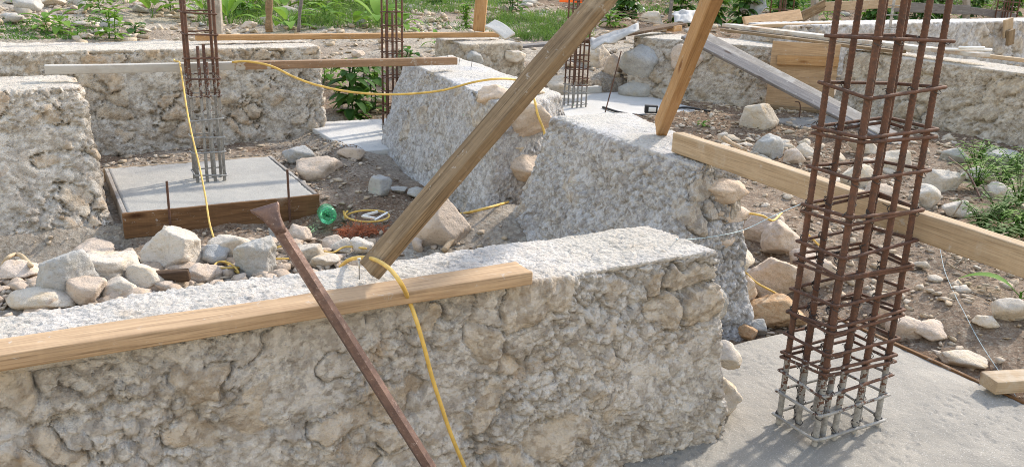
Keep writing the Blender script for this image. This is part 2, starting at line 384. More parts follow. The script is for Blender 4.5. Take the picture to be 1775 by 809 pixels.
m, nt, b = mat('brown stony soil'); n = N(nt); v = n.coord(kind='Object', jitter=False)
soil = n.mix(n.ramp(n.noise(v, 9, 6, 0.7), [(0.38, 0), (0.62, 1)]), (0.17, 0.105, 0.065), (0.32, 0.225, 0.155))
soil = n.mix(n.ramp(n.noise(v, 55, 4, 0.75), [(0.52, 0), (0.62, 1)]), soil, (0.40, 0.34, 0.27))
marl_bounce = n.mix(n.ramp(n.noise(v, 30, 5, 0.7), [(0.38, 0), (0.62, 1)]), (0.40, 0.34, 0.27), (0.52, 0.47, 0.40))
c = n.mix(n.attr('marl_bounce'), soil, marl_bounce)
cr = n.voro(v, 38, out='Color'); bw = n.n('ShaderNodeRGBToBW'); nt.links.new(cr, bw.inputs[0])
c = n.mix(n.math('MULTIPLY', n.ramp(bw.outputs[0], [(0.3, 0), (0.8, 1)]), 0.35), c, (0.10, 0.07, 0.05))
nt.links.new(c, b.inputs['Base Color']); b.inputs['Roughness'].default_value = 1.0; b.inputs['Specular IOR Level'].default_value = 0.1
n.bump(n.voro(v, 38), 0.8, 0.02, b); n.bump(n.noise(v, 25, 6, 0.75), 0.9, 0.04, b); M_SOIL = m

def leaf_mat(name, c1, c2, tr=0.35):
    m, nt, b = mat(name); n = N(nt)
    c = n.mix(n.attr('tint'), c1, c2)
    nt.links.new(c, b.inputs['Base Color']); b.inputs['Roughness'].default_value = 0.7; b.inputs['Specular IOR Level'].default_value = 0.12
    t = n.n('ShaderNodeBsdfTranslucent'); mx = n.n('ShaderNodeMixShader'); mx.inputs[0].default_value = tr
    nt.links.new(n.mix(0.6, c, (0.16, 0.30, 0.03)), t.inputs[0]); out = nt.nodes['Material Output']
    nt.links.new(b.outputs[0], mx.inputs[1]); nt.links.new(t.outputs[0], mx.inputs[2]); nt.links.new(mx.outputs[0], out.inputs[0])
    return m
M_LEAF = leaf_mat('bright broad leaf', (0.10, 0.22, 0.035), (0.20, 0.32, 0.06))
M_LEAFD = leaf_mat('dark leaf', (0.035, 0.095, 0.025), (0.08, 0.17, 0.04))
M_GRASS = leaf_mat('grass blade', (0.055, 0.125, 0.03), (0.15, 0.22, 0.07), 0.3)
M_LITTER = plain('dead leaf', (0.20, 0.13, 0.08), 0.9, var=0.3, scale=8)
M_TWIG = plain('dry twig', (0.30, 0.25, 0.19), 0.9, var=0.3)

# ------------------------------------------------------------------ ground
FOOT = [(0.36, 1.56, 5.17, 6.44), (1.45, 2.99, 1.0, 2.35), (2.26, 3.3, 6.46, 7.62), (4.4, 6.3, 6.95, 8.5)]
def ground_z(a, b):
    a = np.asarray(a, float); b = np.asarray(b, float)
    q = np.stack([a, b, a*0], -1)
    z = 0.05 + 0.05*fbm(q*0.9, 3, 3) + 0.035*fbm(q*3.1, 5, 4)
    z = z + 0.40*sst(b + 0.15*vnoise(q*1.1, 9), 7.7, 9.8) + 0.05*np.clip(b-10, 0, 60) + 0.25*fbm(q*0.35, 11, 3)*sst(b, 9, 13)
    z = z + 0.13*sst(a, 3.05, 3.7)*(1-sst(b, 4.2, 6.0)) + 0.10*sst(a, 3.0, 4.0)*sst(b, 3.5, 5.5)
    z = z + 0.35*sst(a, 4.5, 6.5)*(1-sst(b, 1.5, 3.2))
    z = z - (0.085+0.06*(1-sst(a, 0.2, 0.5)))*sst(b, 4.45, 4.8)*(1-sst(b, 5.15, 5.3))*(1-sst(a, 1.55, 1.75))
    z = z + 0.06*np.exp(-((a-0.3)**2/0.7+(b-3.9)**2/0.25)) + 0.08*np.exp(-((a-2.1)**2/0.5+(b-3.6)**2/0.5)) + 0.08*np.exp(-((a-1.95)**2/0.08+(b-5.9)**2/0.35)) + 0.02*np.exp(-((a-2.5)**2/0.35+(b-6.15)**2/0.06))
    z = z + 0.20*np.exp(-((a-2.30)**2/0.14+(b-4.20)**2/0.10))
    z = z + 0.035*np.exp(-((b-6.27)/0.13)**2)*sst(a, 1.9, 2.2)*(1-sst(a, 2.9, 3.2)) + 0.05*np.exp(-((a-2.10)/0.12)**2)*sst(b, 6.1, 6.3)*(1-sst(b, 7.4, 7.6))
    z = z - 0.10*np.exp(-((a+0.35)**2/0.6+(b-2.7)**2/0.2))
    for (a0, a1, b0, b1) in FOOT:
        k = sst(a, a0-0.03, a0+0.03)*(1-sst(a, a1-0.03, a1+0.03))*sst(b, b0-0.03, b0+0.03)*(1-sst(b, b1-0.03, b1+0.03))
        z = z*(1-k) + np.minimum(z, 0.06)*k
    return z
def gz(a, b): return float(ground_z(np.array([a]), np.array([b]))[0])
def G(px, py):                          # survey point on the ground itself
    d = ray(px, py)/FPX; T = np.exp(np.arange(math.log(0.8), math.log(70), 0.012)); Q = ORG+T[:, None]*d
    a, b = AB(Q); h = Q[:, 2]-ground_z(a, b); k = np.argmax(h < 0) if (h < 0).any() else len(T)-1
    if k == 0: return Q[0]
    u = h[k-1]/(h[k-1]-h[k]+1e-9); t = T[k-1]*(1-u)+T[k]*u
    for _ in range(2):
        q_ = ORG+d*t; a, b = AB(q_); t += (q_[2]-gz(a, b))/max(0.05, -d[2])*0.7
    return ORG+d*t
fine = np.arange(-42, 42.01, 0.16); coarse = np.arange(45, 316, 3.0)
ang = np.radians(np.concatenate([fine, coarse])); rr = np.exp(np.arange(math.log(0.5), math.log(140), 0.0085))
AA, RRR = np.meshgrid(ang, rr, indexing='ij')
X = np.sin(AA)*RRR; Y = np.cos(AA)*RRR
ga, gb = AB(np.stack([X.ravel(), Y.ravel()], 1)); gzz = ground_z(ga, gb)
q = np.stack([ga, gb, ga*0], 1)
near = np.clip(1-RRR.ravel()/22, 0, 1)
f1, f2, _ = worley(q*22, 4); gzz = gzz + near*(0.010*(0.5-f1) + 0.012*fbm(q*16, 8, 3))
marl_bounce = np.clip(-0.55*sst(ga, 2.9, 3.3)*(1-sst(gb, 4.5, 6.5))+0.9*(1-sst(gb, 0.9, 1.7))*(1-sst(ga, 2.2, 2.9))-0.8*sst(ga, 8, 10)*sst(gb, 9, 10.5)+0.5*sst(gb, 8.2, 9.5)*(1-sst(ga, 6, 8))-0.5*np.exp(-((ga-1.9)**2/0.3+(gb-5.2)**2/0.8))+sst(fbm(q*0.8, 21, 4) + 0.25*fbm(q*5, 22, 3), -0.12, 0.25)*0.8 + 0.9*np.exp(-((ga-0.2)**2/1.8+(gb-3.9)**2/0.7)) + 0.9*np.exp(-((ga-2.3)**2/0.4+(gb-4.1)**2/0.2)), 0, 1)  # unseen ground before the foreground wall is paled to bounce light onto it
na, nr = AA.shape; I = np.arange(na*nr).reshape(na, nr); I2 = np.vstack([I, I[:1]])
F = np.stack([I2[:-1, :-1].ravel(), I2[:-1, 1:].ravel(), I2[1:, 1:].ravel(), I2[1:, :-1].ravel()], 1)[:, ::-1]
V = np.stack([X.ravel(), Y.ravel(), gzz], 1)
c0 = len(V); V = np.vstack([V, [[0, 0, 0.05]]]); marl_bounce = np.append(marl_bounce, 0.3)
me = mesh('ground', V, F, M_SOIL, True, {'marl_bounce': marl_bounce})
g_o = link('ground', me); tag(g_o, kind='structure')
# small disc under the camera closes the centre of the sheet
k_ = 48; ca = np.arange(k_)*2*math.pi/k_; CV = np.vstack([np.stack([np.sin(ca)*0.52, np.cos(ca)*0.52, ca*0+0.03], 1), [[0, 0, 0.03]]])
tag(obj('soil', CV, [(i, (i+1) % k_, k_)[::-1] for i in range(k_)], M_SOIL, attrs={'marl_bounce': np.full(k_+1, 0.3)}), kind='structure')

# ------------------------------------------------------------------ rubble walls
def rubble_wall(name, C8, mt, label, seed, res=0.012, cell=0.20, expose=0.35, stonebump=0.02, lump=0.010, low=0.02, rnd_=0.03, topstone=0.0, grit=1.0, cat='wall'):
    """C8: bottom 4 corners then top 4 corners, each (a,b,z), order: front-left, front-right, back-right, back-left"""
    C8 = np.array([W(*c) for c in C8]); L = np.linalg.norm(C8[1]-C8[0]); D = np.linalg.norm(C8[3]-C8[0]); H = np.linalg.norm(C8[4]-C8[0])
    nx, ny, nz = [max(3, int(round(v/res))) for v in (L, D, H)]
    U, F = lattice(nx, ny, nz)
    d = np.array([L, D, H]); q = (U-0.5)*d; inner = np.clip(q, -d/2+rnd_, d/2-rnd_); n = q-inner
    ln = np.linalg.norm(n, axis=1, keepdims=True); n = n/np.maximum(ln, 1e-9); q = inner+n*rnd_
    u = q/d+0.5; x, y, z = u[:, :1], u[:, 1:2], u[:, 2:3]
    def bil(a, b, c, e): return a*(1-x)*(1-y)+b*x*(1-y)+c*x*y+e*(1-x)*y
    p = bil(C8[0], C8[1], C8[2], C8[3])*(1-z) + bil(C8[4], C8[5], C8[6], C8[7])*z
    ex = C8[1]-C8[0]; ex /= np.linalg.norm(ex); ey = C8[3]-C8[0]; ey /= np.linalg.norm(ey)
    nrm = n[:, :1]*ex + n[:, 1:2]*ey + n[:, 2:3]*Zd
    top = sst(n[:, 2], 0.55, 0.95)
    def warp(p, f, am, s_): return am*np.stack([fbm(p*f, s_, 3), fbm(p*f+9, s_+1, 3), fbm(p*f+19, s_+2, 3)], 1)
    wp = p + warp(p, 4.5, 0.10, seed+30) + warp(p, 19, 0.022, seed+34)
    f1, f2, cid, fac = worley(wp/cell*np.array([1, 1, 1.3]), seed, True)
    edge = f2-f1
    sel = (cid < expose).astype(float)
    patch = sst(fbm(p*3.4, seed+40, 3)+0.35*fbm(p*14, seed+41, 3), -0.2, 0.15)
    thr = 0.05 + 0.30*(1-patch)
    st = sel*sst(edge+0.05*fbm(p*45, seed+42, 2), thr, thr+0.05)*(1-top*(1-topstone))
    groove = (0.25+0.75*sel)*np.exp(-((edge-thr*0.8)/0.035)**2)*(1-top)*(0.15+0.85*patch)
    bulge = (0.35+0.65*sel)*(np.clip(0.62-f1, 0, 1)*1.1+0.45*fac)*(1-top)
    c1, c2, cc, cf = worley(p/(0.062*grit) + warp(p, 16, 0.30, seed+70), seed+7, True)
    e1, e2, ee, ef = worley(p/(0.024*grit) + warp(p, 40, 0.25, seed+80), seed+8, True)
    lumpf = sst(fbm(p*4.5, seed+50, 3), -0.35, 0.2)
    mort = (1-st)*(1-0.70*top); amp = lump/0.010*(0.35+0.65*lumpf)
    disp = low*(fbm(p*2.6, seed+1, 3)+0.5*fbm(p*7, seed+2, 3))*(1-0.7*top) + stonebump*bulge - 0.030*groove*max(1.0, stonebump/0.02)*(0.3+0.7*sst(fbm(p*8, seed+43, 2), -0.2, 0.2))
    disp += mort*amp*(0.008*cf + 0.006*(0.5-c1) - 0.007*np.exp(-((c2-c1)/0.10)**2)*sst(vnoise(p*9, seed+90), -0.5, 0.3) + 0.0065*ef + 0.003*(0.5-e1) - 0.004*np.exp(-((e2-e1)/0.14)**2)*sst(vnoise(p*17, seed+91), -0.4, 0.4) + 0.006*fbm(p*14, seed+5, 3))
    disp += st*(0.014*fbm(p*11, seed+6, 4) + 0.006*cf + 0.003*ef + 0.010*fac)
    crk = np.exp(-(np.abs(fbm(p*5, seed+60, 4))/0.014)**2)*sst(fbm(p*2.3, seed+61, 2), 0.0, 0.2)
    disp -= 0.012*crk*mort*(lump/0.010)
    p = p + nrm*disp[:, None]
    o = obj(name, p, F, mt, attrs={'stone': st, 'rid': (cid*7.3) % 1.0, 'trowel': top*sst(fbm(p*3, seed+77, 3), -0.4, 0.3), 'clod': sst(0.55*ee+0.45*cc, 0.25, 0.8)*(1-0.7*top)})
    tag(o, label, cat); return o
def rock_mesh_verts(size, seed, sub=4, planes=15, flat=0.70, noisea=0.05):
    r = np.random.RandomState(seed)
    bm = ICO[sub]; D = bm[0]
    nn = r.normal(size=(planes, 3)); nn /= np.linalg.norm(nn, axis=1, keepdims=True); dd = r.uniform(flat-0.15, 0.98, planes)
    c = D@nn.T; rad = np.where(c > 0.05, dd/np.maximum(c, 0.05), 9)
    rad = np.concatenate([rad, np.full((len(D), 1), 1.12)], 1)
    kk = 42.0; R_ = -np.log(np.exp(-kk*rad).sum(1))/kk
    V = D*R_[:, None]
    V = V*(1 + (noisea*1.6*fbm(V*1.6+seed, seed, 3) + noisea*0.9*fbm(V*5+seed, seed+1, 3) + noisea*0.6*fbm(V*13+seed, seed+2, 3) + noisea*0.5*np.abs(fbm(V*3.1+seed, seed+4, 3)))[:, None])
    return V*np.asarray(size)/2.0
ICO = {}
import bmesh
for s_ in (1, 2, 3, 4, 5):
    bm = bmesh.new(); bmesh.ops.create_icosphere(bm, subdivisions=s_, radius=1.0); bm.verts.ensure_lookup_table()
    V = np.array([v.co[:] for v in bm.verts]); V /= np.linalg.norm(V, axis=1, keepdims=True)
    ICO[s_] = (V, np.array([[v.index for v in f.verts] for f in bm.faces])); bm.free()
def rock(name, center, size, seed, mt=None, parent=None, sub=4, rot=None, flat=0.78, noisea=0.05, tint=0.0):
    """size (across the view, away, height); centre at its middle"""
    V = rock_mesh_verts((1, 1, 1), seed, sub, flat=flat, noisea=noisea)
    r = np.random.RandomState(seed+99)
    ext = V.max(0)-V.min(0); V = (V-(V.max(0)+V.min(0))/2)/ext*np.asarray(size)
    a = rot if rot is not None else r.uniform(-0.3, 0.3); ca_, sa_ = math.cos(a), math.sin(a)
    V = V@np.array([[ca_, sa_, 0], [-sa_, ca_, 0], [0, 0, 1]]) + np.asarray(center)
    return obj(name, V, ICO[sub][1], mt or M_ROCK, parent, attrs={'tint': np.full(len(V), tint)})

ZT = 0.795
wA = rubble_wall('rubble_wall', [(-1.5, 1.80, -0.05), (1.88, 1.80, -0.05), (1.88, 2.36, -0.05), (-1.5, 2.36, -0.05), (-1.5, 1.83, ZT), (1.76, 1.84, ZT), (1.72, 2.14, ZT), (-1.5, 2.16, ZT)],
    M_A, 'big rough stone and mortar wall in the foreground, with a board and a crowbar on it', 1, res=0.0045, cell=0.15, expose=0.52, stonebump=0.016, lump=0.0135, low=0.028, rnd_=0.024, topstone=0.25, grit=0.72)
wE = rubble_wall('rubble_wall', [(-1.9, 5.30, -0.05), (0.33, 5.25, -0.05), (0.34, 6.5, -0.05), (-1.9, 6.5, -0.05), (-1.9, 5.80, ZT), (0.28, 5.76, ZT), (0.26, 6.36, ZT), (-1.9, 6.36, ZT)],
    M_F, 'grey mortared rubble wall at the left edge, ending beside the boxed footing', 2, res=0.010, cell=0.17, expose=0.35, stonebump=0.030, lump=0.018, low=0.045, rnd_=0.05)
wF = rubble_wall('rubble_wall', [(-2.2, 7.32, -0.05), (2.24, 7.34, -0.05), (2.26, 8.1, -0.05), (-2.2, 8.1, -0.05), (-2.2, 7.40, 0.84), (2.24, 7.42, 0.84), (2.26, 8.0, 0.84), (-2.2, 8.12, 0.84)],
    M_F, 'long brownish rubble wall behind the boxed footing and its rebar column', 3, res=0.0115, cell=0.19, expose=0.6, stonebump=0.040, lump=0.016, low=0.04, rnd_=0.035)
wC = rubble_wall('rubble_wall', [(2.27, 4.42, -0.05), (3.2, 4.6, -0.05), (3.5, 6.7, -0.05), (2.36, 6.55, -0.05), (2.42, 4.42, ZT), (3.02, 4.72, ZT), (3.30, 7.0, ZT), (2.72, 6.75, ZT)],
    M_C, 'sloping grey rubble wall with a flat pale top, the loose cord lying over it', 4, res=0.0095, cell=0.20, expose=0.10, stonebump=0.018, lump=0.012, low=0.04, rnd_=0.04, grit=0.75)
wD = rubble_wall('rubble_wall', [(2.12, 2.60, -0.02), (2.73, 2.56, -0.02), (3.1, 4.15, -0.02), (2.26, 4.18, -0.02), (2.44, 2.74, ZT), (2.70, 2.74, ZT), (3.02, 3.98, ZT), (2.50, 4.02, ZT)],
    M_C, 'grey rubble wall carrying the foot of the orange timber and one end of the long beam', 5, res=0.0065, cell=0.14, expose=0.14, stonebump=0.018, lump=0.0125, low=0.035, rnd_=0.04, grit=0.75)
wK = rubble_wall('rubble_wall', [(3.55, 7.35, 0.0), (4.35, 7.40, 0.0), (4.35, 8.1, 0.0), (3.55, 8.1, 0.0), (3.62, 7.42, 0.84), (4.25, 7.42, 0.84), (4.25, 8.05, 0.84), (3.62, 8.05, 0.84)],
    M_G, 'short rubble wall stub under the right end of the rear board', 6, res=0.016, cell=0.22, expose=0.55, stonebump=0.03, lump=0.014)
wG = rubble_wall('rubble_wall', [(6.05, 8.15, 0.0), (6.98, 6.78, 0.0), (7.6, 7.2, 0.0), (6.9, 9.0, 0.0), (6.28, 8.38, 0.80), (7.15, 6.85, 0.80), (7.7, 7.25, 0.80), (6.95, 8.95, 0.80)],
    M_G, 'dark rubble wall with a big boulder at its left end, left of the plywood form panel', 7, res=0.016, cell=0.24, expose=0.6, stonebump=0.04, lump=0.018)
wI = rubble_wall('rubble_wall', [(7.28, 6.25, 0.0), (7.28, 2.4, 0.0), (8.1, 2.4, 0.0), (8.1, 6.25, 0.0), (7.42, 6.25, 0.83), (7.42, 2.4, 0.83), (8.0, 2.4, 0.83), (8.0, 6.25, 0.83)],
    M_G, 'rubble wall at the right edge, to the right of the near rebar column', 8, res=0.016, cell=0.24, expose=0.6, stonebump=0.04, lump=0.018)
wJ = rubble_wall('rubble_wall', [(8.6, 8.35, 0.1), (17.5, 8.4, 0.1), (17.5, 9.1, 0.1), (8.6, 9.1, 0.1), (8.6, 8.45, 0.90), (17.5, 8.5, 0.98), (17.5, 9.05, 0.98), (8.6, 9.05, 0.90)],
    M_C, 'farthest long rubble wall across the top right corner', 9, res=0.028, cell=0.3, expose=0.45, stonebump=0.05, lump=0.02)
# stones standing proud of the wall ends
def on(b_or, px, py): return Pb(px, py, b_or)
def proud(par, lst):
    for i, (p, s, sd_, mt_) in enumerate(lst):
        rock('stone', p, s, sd_, mt_, par, sub=4, noisea=0.085, flat=0.74)
def pa(px, py, a):                      # sight line meets the vertical plane a = const
    d = ray(px, py); return ORG + d*(a/(d@Ad))
proud(wA, [(Pb(1254, 612, 1.95), (0.11, 0.16, 0.085), 41, M_ROCK), (Pb(1246, 692, 1.95), (0.13, 0.18, 0.15), 42, M_ROCK),
           (Pb(1240, 766, 1.95), (0.12, 0.16, 0.10), 43, M_ROCKG), (Pb(1222, 525, 1.95), (0.13, 0.18, 0.13), 44, M_ROCKG), (Pb(1236, 830, 1.95), (0.14, 0.18, 0.12), 45, M_ROCK)])
proud(wD, [(Pb(1232, 325, 2.80), (0.30, 0.26, 0.12), 58, M_ROCKP), (Pb(1232, 362, 2.83), (0.32, 0.30, 0.14), 52, M_ROCKP), (Pb(1230, 412, 2.80), (0.32, 0.30, 0.19), 53, M_ROCKP),
           (Pb(1262, 455, 2.80), (0.24, 0.32, 0.20), 54, M_ROCK), (Pb(1268, 506, 2.77), (0.24, 0.32, 0.22), 55, M_ROCKP), (Pb(1270, 560, 2.74), (0.26, 0.32, 0.18), 56, M_ROCKP)])
proud(wC, [(Pb(898, 208, 4.60), (0.44, 0.36, 0.30), 61, M_ROCKP), (Pb(896, 286, 4.58), (0.44, 0.38, 0.22), 62, M_ROCKP), (Pb(858, 165, 4.7), (0.22, 0.22, 0.13), 63, M_ROCKP),
           (Pb(925, 240, 4.7), (0.20, 0.25, 0.16), 64, M_ROCK), (Pb(915, 160, 4.8), (0.22, 0.25, 0.10), 65, M_ROCK), (Pb(868, 250, 4.62), (0.26, 0.25, 0.15), 66, M_ROCK)])
proud(wG, [(W(6.30, 8.22, 0.52), (0.50, 0.42, 0.40), 71, M_ROCKG), (W(6.25, 8.15, 0.22), (0.50, 0.40, 0.30), 72, M_ROCKG), (W(6.60, 7.75, 0.62), (0.4, 0.3, 0.3), 73, M_ROCKP), (W(6.5, 7.85, 0.2), (0.35, 0.3, 0.22), 74, M_ROCKG)])
proud(wK, [(W(3.72, 7.42, 0.68), (0.2, 0.2, 0.2), 75, M_ROCKG), (W(4.15, 7.40, 0.72), (0.22, 0.2, 0.12), 76, M_ROCK)])

# ------------------------------------------------------------------ slabs
def slab(name, a0, a1, b0, b1, z0, z1, mt, label, seed=1, parent=None, res=0.02, cat='footing'):
    U, F = lattice(int((a1-a0)/res), int((b1-b0)/res), max(2, int((z1-z0)/0.03)))
    q = np.stack([a0+(a1-a0)*U[:, 0], b0+(b1-b0)*U[:, 1], z0+(z1-z0)*U[:, 2]], 1)
    top = (U[:, 2] > 0.99)
    q[:, 2] += np.where(top, 0.004*fbm(q*2.5, seed, 3)+0.0022*fbm(q*26, seed+2, 3) - 0.0045*sst(fbm(q*60, seed+5, 2), 0.3, 0.5)*sst(fbm(q*2.1, seed+6, 2), -0.1, 0.3), 0)
    p = q[:, :1]*Ad + q[:, 1:2]*Bd + q[:, 2:3]*Zd
    o = obj(name, p, F, mt, parent)
    if label: tag(o, label, cat)
    return o
t = empty('concrete_footing', W(0.96, 5.8, 0.0)); tag(t, 'square concrete footing cast in a brown board form around a rebar column', 'footing')
slab('slab', 0.415, 1.505, 5.225, 6.385, -0.02, 0.146, M_SLABB, None, 3, t)
board('form_board', W(0.385, 5.212, 0.072), W(1.535, 5.212, 0.072), 0.150, 0.022, M_WDARK, hint=Bd, parent=t, seed=5)
board('form_board', W(0.385, 6.398, 0.072), W(1.535, 6.398, 0.072), 0.155, 0.022, M_WPALE, hint=Bd, parent=t, seed=6)
board('form_board', W(0.402, 5.225, 0.072), W(0.402, 6.386, 0.072), 0.152, 0.022, M_WGREY, hint=Ad, parent=t, seed=7)
board('form_board', W(1.518, 5.225, 0.074), W(1.518, 6.386, 0.074), 0.156, 0.022, M_WGREY, hint=Ad, parent=t, seed=8)
slab('concrete_footing', 2.12, 3.28, 6.30, 7.60, -0.02, 0.15, M_SLABP, 'pale concrete footing between the long rubble wall and the sloping one', 4)
t = empty('concrete_footing', W(5.3, 7.7, 0.0)); tag(t, 'far concrete footing with a small upstand, behind the diagonal prop', 'footing')
slab('slab', 4.42, 6.28, 6.97, 8.4, -0.02, 0.15, M_SLABP, None, 5, t, res=0.04)
slab('upstand', 4.45, 5.9, 8.405, 8.5, -0.02, 0.22, M_SLABP, None, 6, t, res=0.04)
t = empty('concrete_footing', W(2.3, 1.7, 0.0)); tag(t, 'smooth grey concrete slab at the lower right under the biggest rebar column', 'footing')
slab('slab', 1.45, 2.98, 0.95, 2.345, -0.02, 0.15, M_SLAB, None, 7, t, res=0.008)
board('form_board', W(2.992, 0.95, 0.095), W(2.992, 2.37, 0.095), 0.125, 0.016, M_WDARK, hint=Ad, parent=t, seed=9)
slab('ground_slab', 6.4, 7.25, 5.6, 6.72, -0.02, 0.17, M_SLAB, 'small grey concrete slab at the foot of the plywood form panel', 8, res=0.04, cat='slab')

# ------------------------------------------------------------------ rebar columns
def rebar(p0, p1, r, ribs=0.012, k=7):
    L = np.linalg.norm(np.asarray(p1)-np.asarray(p0)); n = max(2, int(L/(ribs/2))) if ribs else 2
    t_ = np.linspace(0, 1, n+1)[:, None]; pts = np.asarray(p0)*(1-t_)+np.asarray(p1)*t_
    rad = r*(1+0.13*(np.arange(n+1) % 2)) if ribs else r
    return tube(pts, rad, k)
def column(a0, a1, b0, b1, z0, z1, bars, r, stz, mt, label, cat='rebar column', ribs=0.012, lean=(0, 0), rs=None, ties=True, seed=0):
    ca, cb = (a0+a1)/2, (b0+b1)/2; t = empty('rebar_column', W(ca, cb, z0)); tag(t, label, cat, 'rebar columns standing on the footings')
    r_ = random.Random(seed)
    for (a, b, zt) in bars:
        j = 0.012 if ribs else 0.004
        V, F = rebar(W(a, b, z0-0.03), W(a+lean[0]*(zt-z0)+r_.uniform(-j, j), b+lean[1]*(zt-z0)+r_.uniform(-j, j), zt), r, ribs)
        obj('bar', V, F, mt, t)
    rs = rs or r*0.55; e = r+rs
    for z in stz:
        la, lb = lean[0]*(z-z0), lean[1]*(z-z0); dz = [r_.uniform(-0.012, 0.012) for _ in range(4)]
        c = [(a0-e+la, b0-e+lb, z+dz[0]), (a1+e+la, b0-e+lb, z+dz[1]), (a1+e+la, b1+e+lb, z+dz[2]), (a0-e+la, b1+e+lb, z+dz[3])]
        pts = []
        for i in range(4):
            p, q_ = np.array(c[i]), np.array(c[(i+1) % 4]); d = (q_-p)/np.linalg.norm(q_-p)
            for s_ in (0.012, np.linalg.norm(q_-p)/2, np.linalg.norm(q_-p)-0.012): pts.append(p+d*s_)
        pts.append(pts[0]); pts = np.array(pts); 
        hook = pts[0]+np.array([0.03, 0.03, 0.0]); pts = np.vstack([[pts[0]+np.array([0.035, 0.03, -0.004])], pts])
        wpts = spline([W(*p) for p in pts], 3); V, F = tube(wpts, rs, 6); obj('stirrup', V, F, mt, t)
    if ties:
        mb = MB()
        for z in stz:
            for (a, b, zt) in bars:
                if zt < z or r_.random() < 0.35: continue
                la, lb = lean[0]*(z-z0), lean[1]*(z-z0); k_ = 9; R0 = r*1.45
                pts = [W(a+la+R0*math.cos(i*1.1), b+lb+R0*math.sin(i*1.1), z+0.012*math.sin(i*0.9+1)) for i in range(k_)]
                pts.append(pts[-1]+np.array([r_.uniform(-.02, .02), r_.uniform(-.02, .0), r_.uniform(-.012, .012)]))
                V, F = tube(pts, 0.0016, 4); mb.add(V, F)
        o = mb.build('tie_wire', M_TIE, t); o['kind'] = 'stuff' if False else 'part'
        del o['kind']
    return t
MR1 = rebar_mat('rusty rebar near', 0.13, 0.56)
a0, a1, b0, b1 = 2.07, 2.365, 1.645, 1.80; da = (a1-a0)
bars = [(a0, b0, 2.35), (a0+0.30*da, b0, 2.3), (a0+0.62*da, b0, 2.35), (a1, b0, 2.3), (a0, b1, 2.35), (a0+0.28*da, b1, 2.3), (a0+0.66*da, b1, 2.32), (a1, b1, 2.35),
        (a0+0.10*da, b0+0.1, 0.60), (a0+0.80*da, b0+0.03, 0.62), (a0+0.45*da, b1-0.03, 0.75), (a0+0.15*da, b0+0.01, 0.38)]
column(a0, a1, b0, b1, 0.15, 2.35, bars, 0.0095, [0.185, 0.26, 0.335, 0.40, 0.415, 0.475, 0.545, 0.56, 0.63, 0.72, 0.735, 0.80, 0.90, 0.915, 1.02, 1.145, 1.16, 1.275, 1.42, 1.56, 1.70, 1.84, 1.98, 2.12],
       MR1, 'tall rusty rebar column nearest the camera, at the right on the smooth slab', lean=(0.0, 0.0), rs=0.0055, ribs=0.011, seed=3)
MR2 = rebar_mat('rusty rebar left', 0.45, 1.15)
def smallcol(ca, cb, wa, wb, z0, zlow, ztop, label, mt, nst=0.12, r=0.0085, extra=4, seed=1, z1=None, jit=0.02, ties=False):
    a0, a1, b0, b1 = ca-wa/2, ca+wa/2, cb-wb/2, cb+wb/2
    bars = [(a0, b0, ztop), (a1, b0, ztop), (a0, b1, ztop), (a1, b1, ztop)]
    ex = [(ca-wa*0.15, b0, zlow), (ca+wa*0.2, b1, zlow), (ca+wa*0.15, b0, zlow-0.1), (ca-wa*0.2, b1, zlow)][:extra]
    r_ = random.Random(seed); z = z0+0.05; st = []
    while z < ztop-0.05: st.append(z+r_.uniform(-jit, jit)); z += nst*r_.uniform(0.85, 1.15)
    column(a0, a1, b0, b1, z0, ztop, bars+ex, r, st, mt, label, ribs=0, rs=r*0.5, ties=ties, seed=seed)
smallcol(0.985, 5.84, 0.17, 0.12, 0.146, 1.02, 1.75, 'rebar column on the boxed footing, grey with cement in its lower half', MR2, 0.125, 0.0105, extra=3, seed=11)
MR3 = rebar_mat('rusty rebar middle', 0.18, 0.27)
smallcol(2.73, 6.99, 0.13, 0.12, 0.15, 1.14, 1.75, 'thin rusty rebar column left of the sloping rubble wall, by the leafy bush', MR3, 0.105, 0.009, seed=12)
smallcol(5.03, 7.64, 0.17, 0.16, 0.15, 1.5, 1.75, 'rusty rebar column with white foot, half hidden by the diagonal prop', rebar_mat('rusty rebar far', 0.3, 0.48), 0.085, 0.009, seed=13)
smallcol(8.6, 6.7, 0.22, 0.16, 0.15, 1.3, 1.75, 'cement grey rebar cage seen through the near column', rebar_mat('cemented rebar', 1.75, 1.9), 0.13, 0.010, seed=14, extra=0)
smallcol(10.9, 10.6, 0.28, 0.22, 0.5, 1.3, 2.2, 'distant dark rebar cage behind the upper planks', rebar_mat('dark rebar', 0, 0.1, (0.12, 0.05, 0.03)), 0.16, 0.011, seed=15, extra=2)
smallcol(15.6, 9.75, 0.28, 0.22, 0.5, 1.3, 2.4, 'distant dark rebar cage in the top right corner', rebar_mat('dark rebar b', 0, 0.1, (0.12, 0.05, 0.03)), 0.16, 0.012, seed=16, extra=2)
MRS = rebar_mat('rusty stake', -1, -0.9)
def stake(p0, p1, r, label, mt=None, cat='stake', name='rebar_stake'):
    V, F = rebar(p0, p1, r, 0.012); o = obj(name, V, F, mt or MRS); tag(o, label, cat); return o
s0 = Pb(296, 400, 5.185); s1 = Pb(289, 314, 5.185)
stake(Pb(296, 400, 5.18), s1, 0.007, 'rusty steel stake at the left of the brown form board')
stake(Pb(503, 385, 5.18), Pb(498, 294, 5.18), 0.007, 'rusty steel stake at the right of the brown form board')
p = P(1049, 195, 0.15); stake(p, p+np.array([0.12, 0, 0.62]), 0.006, 'thin rusty stake standing on the far footing')
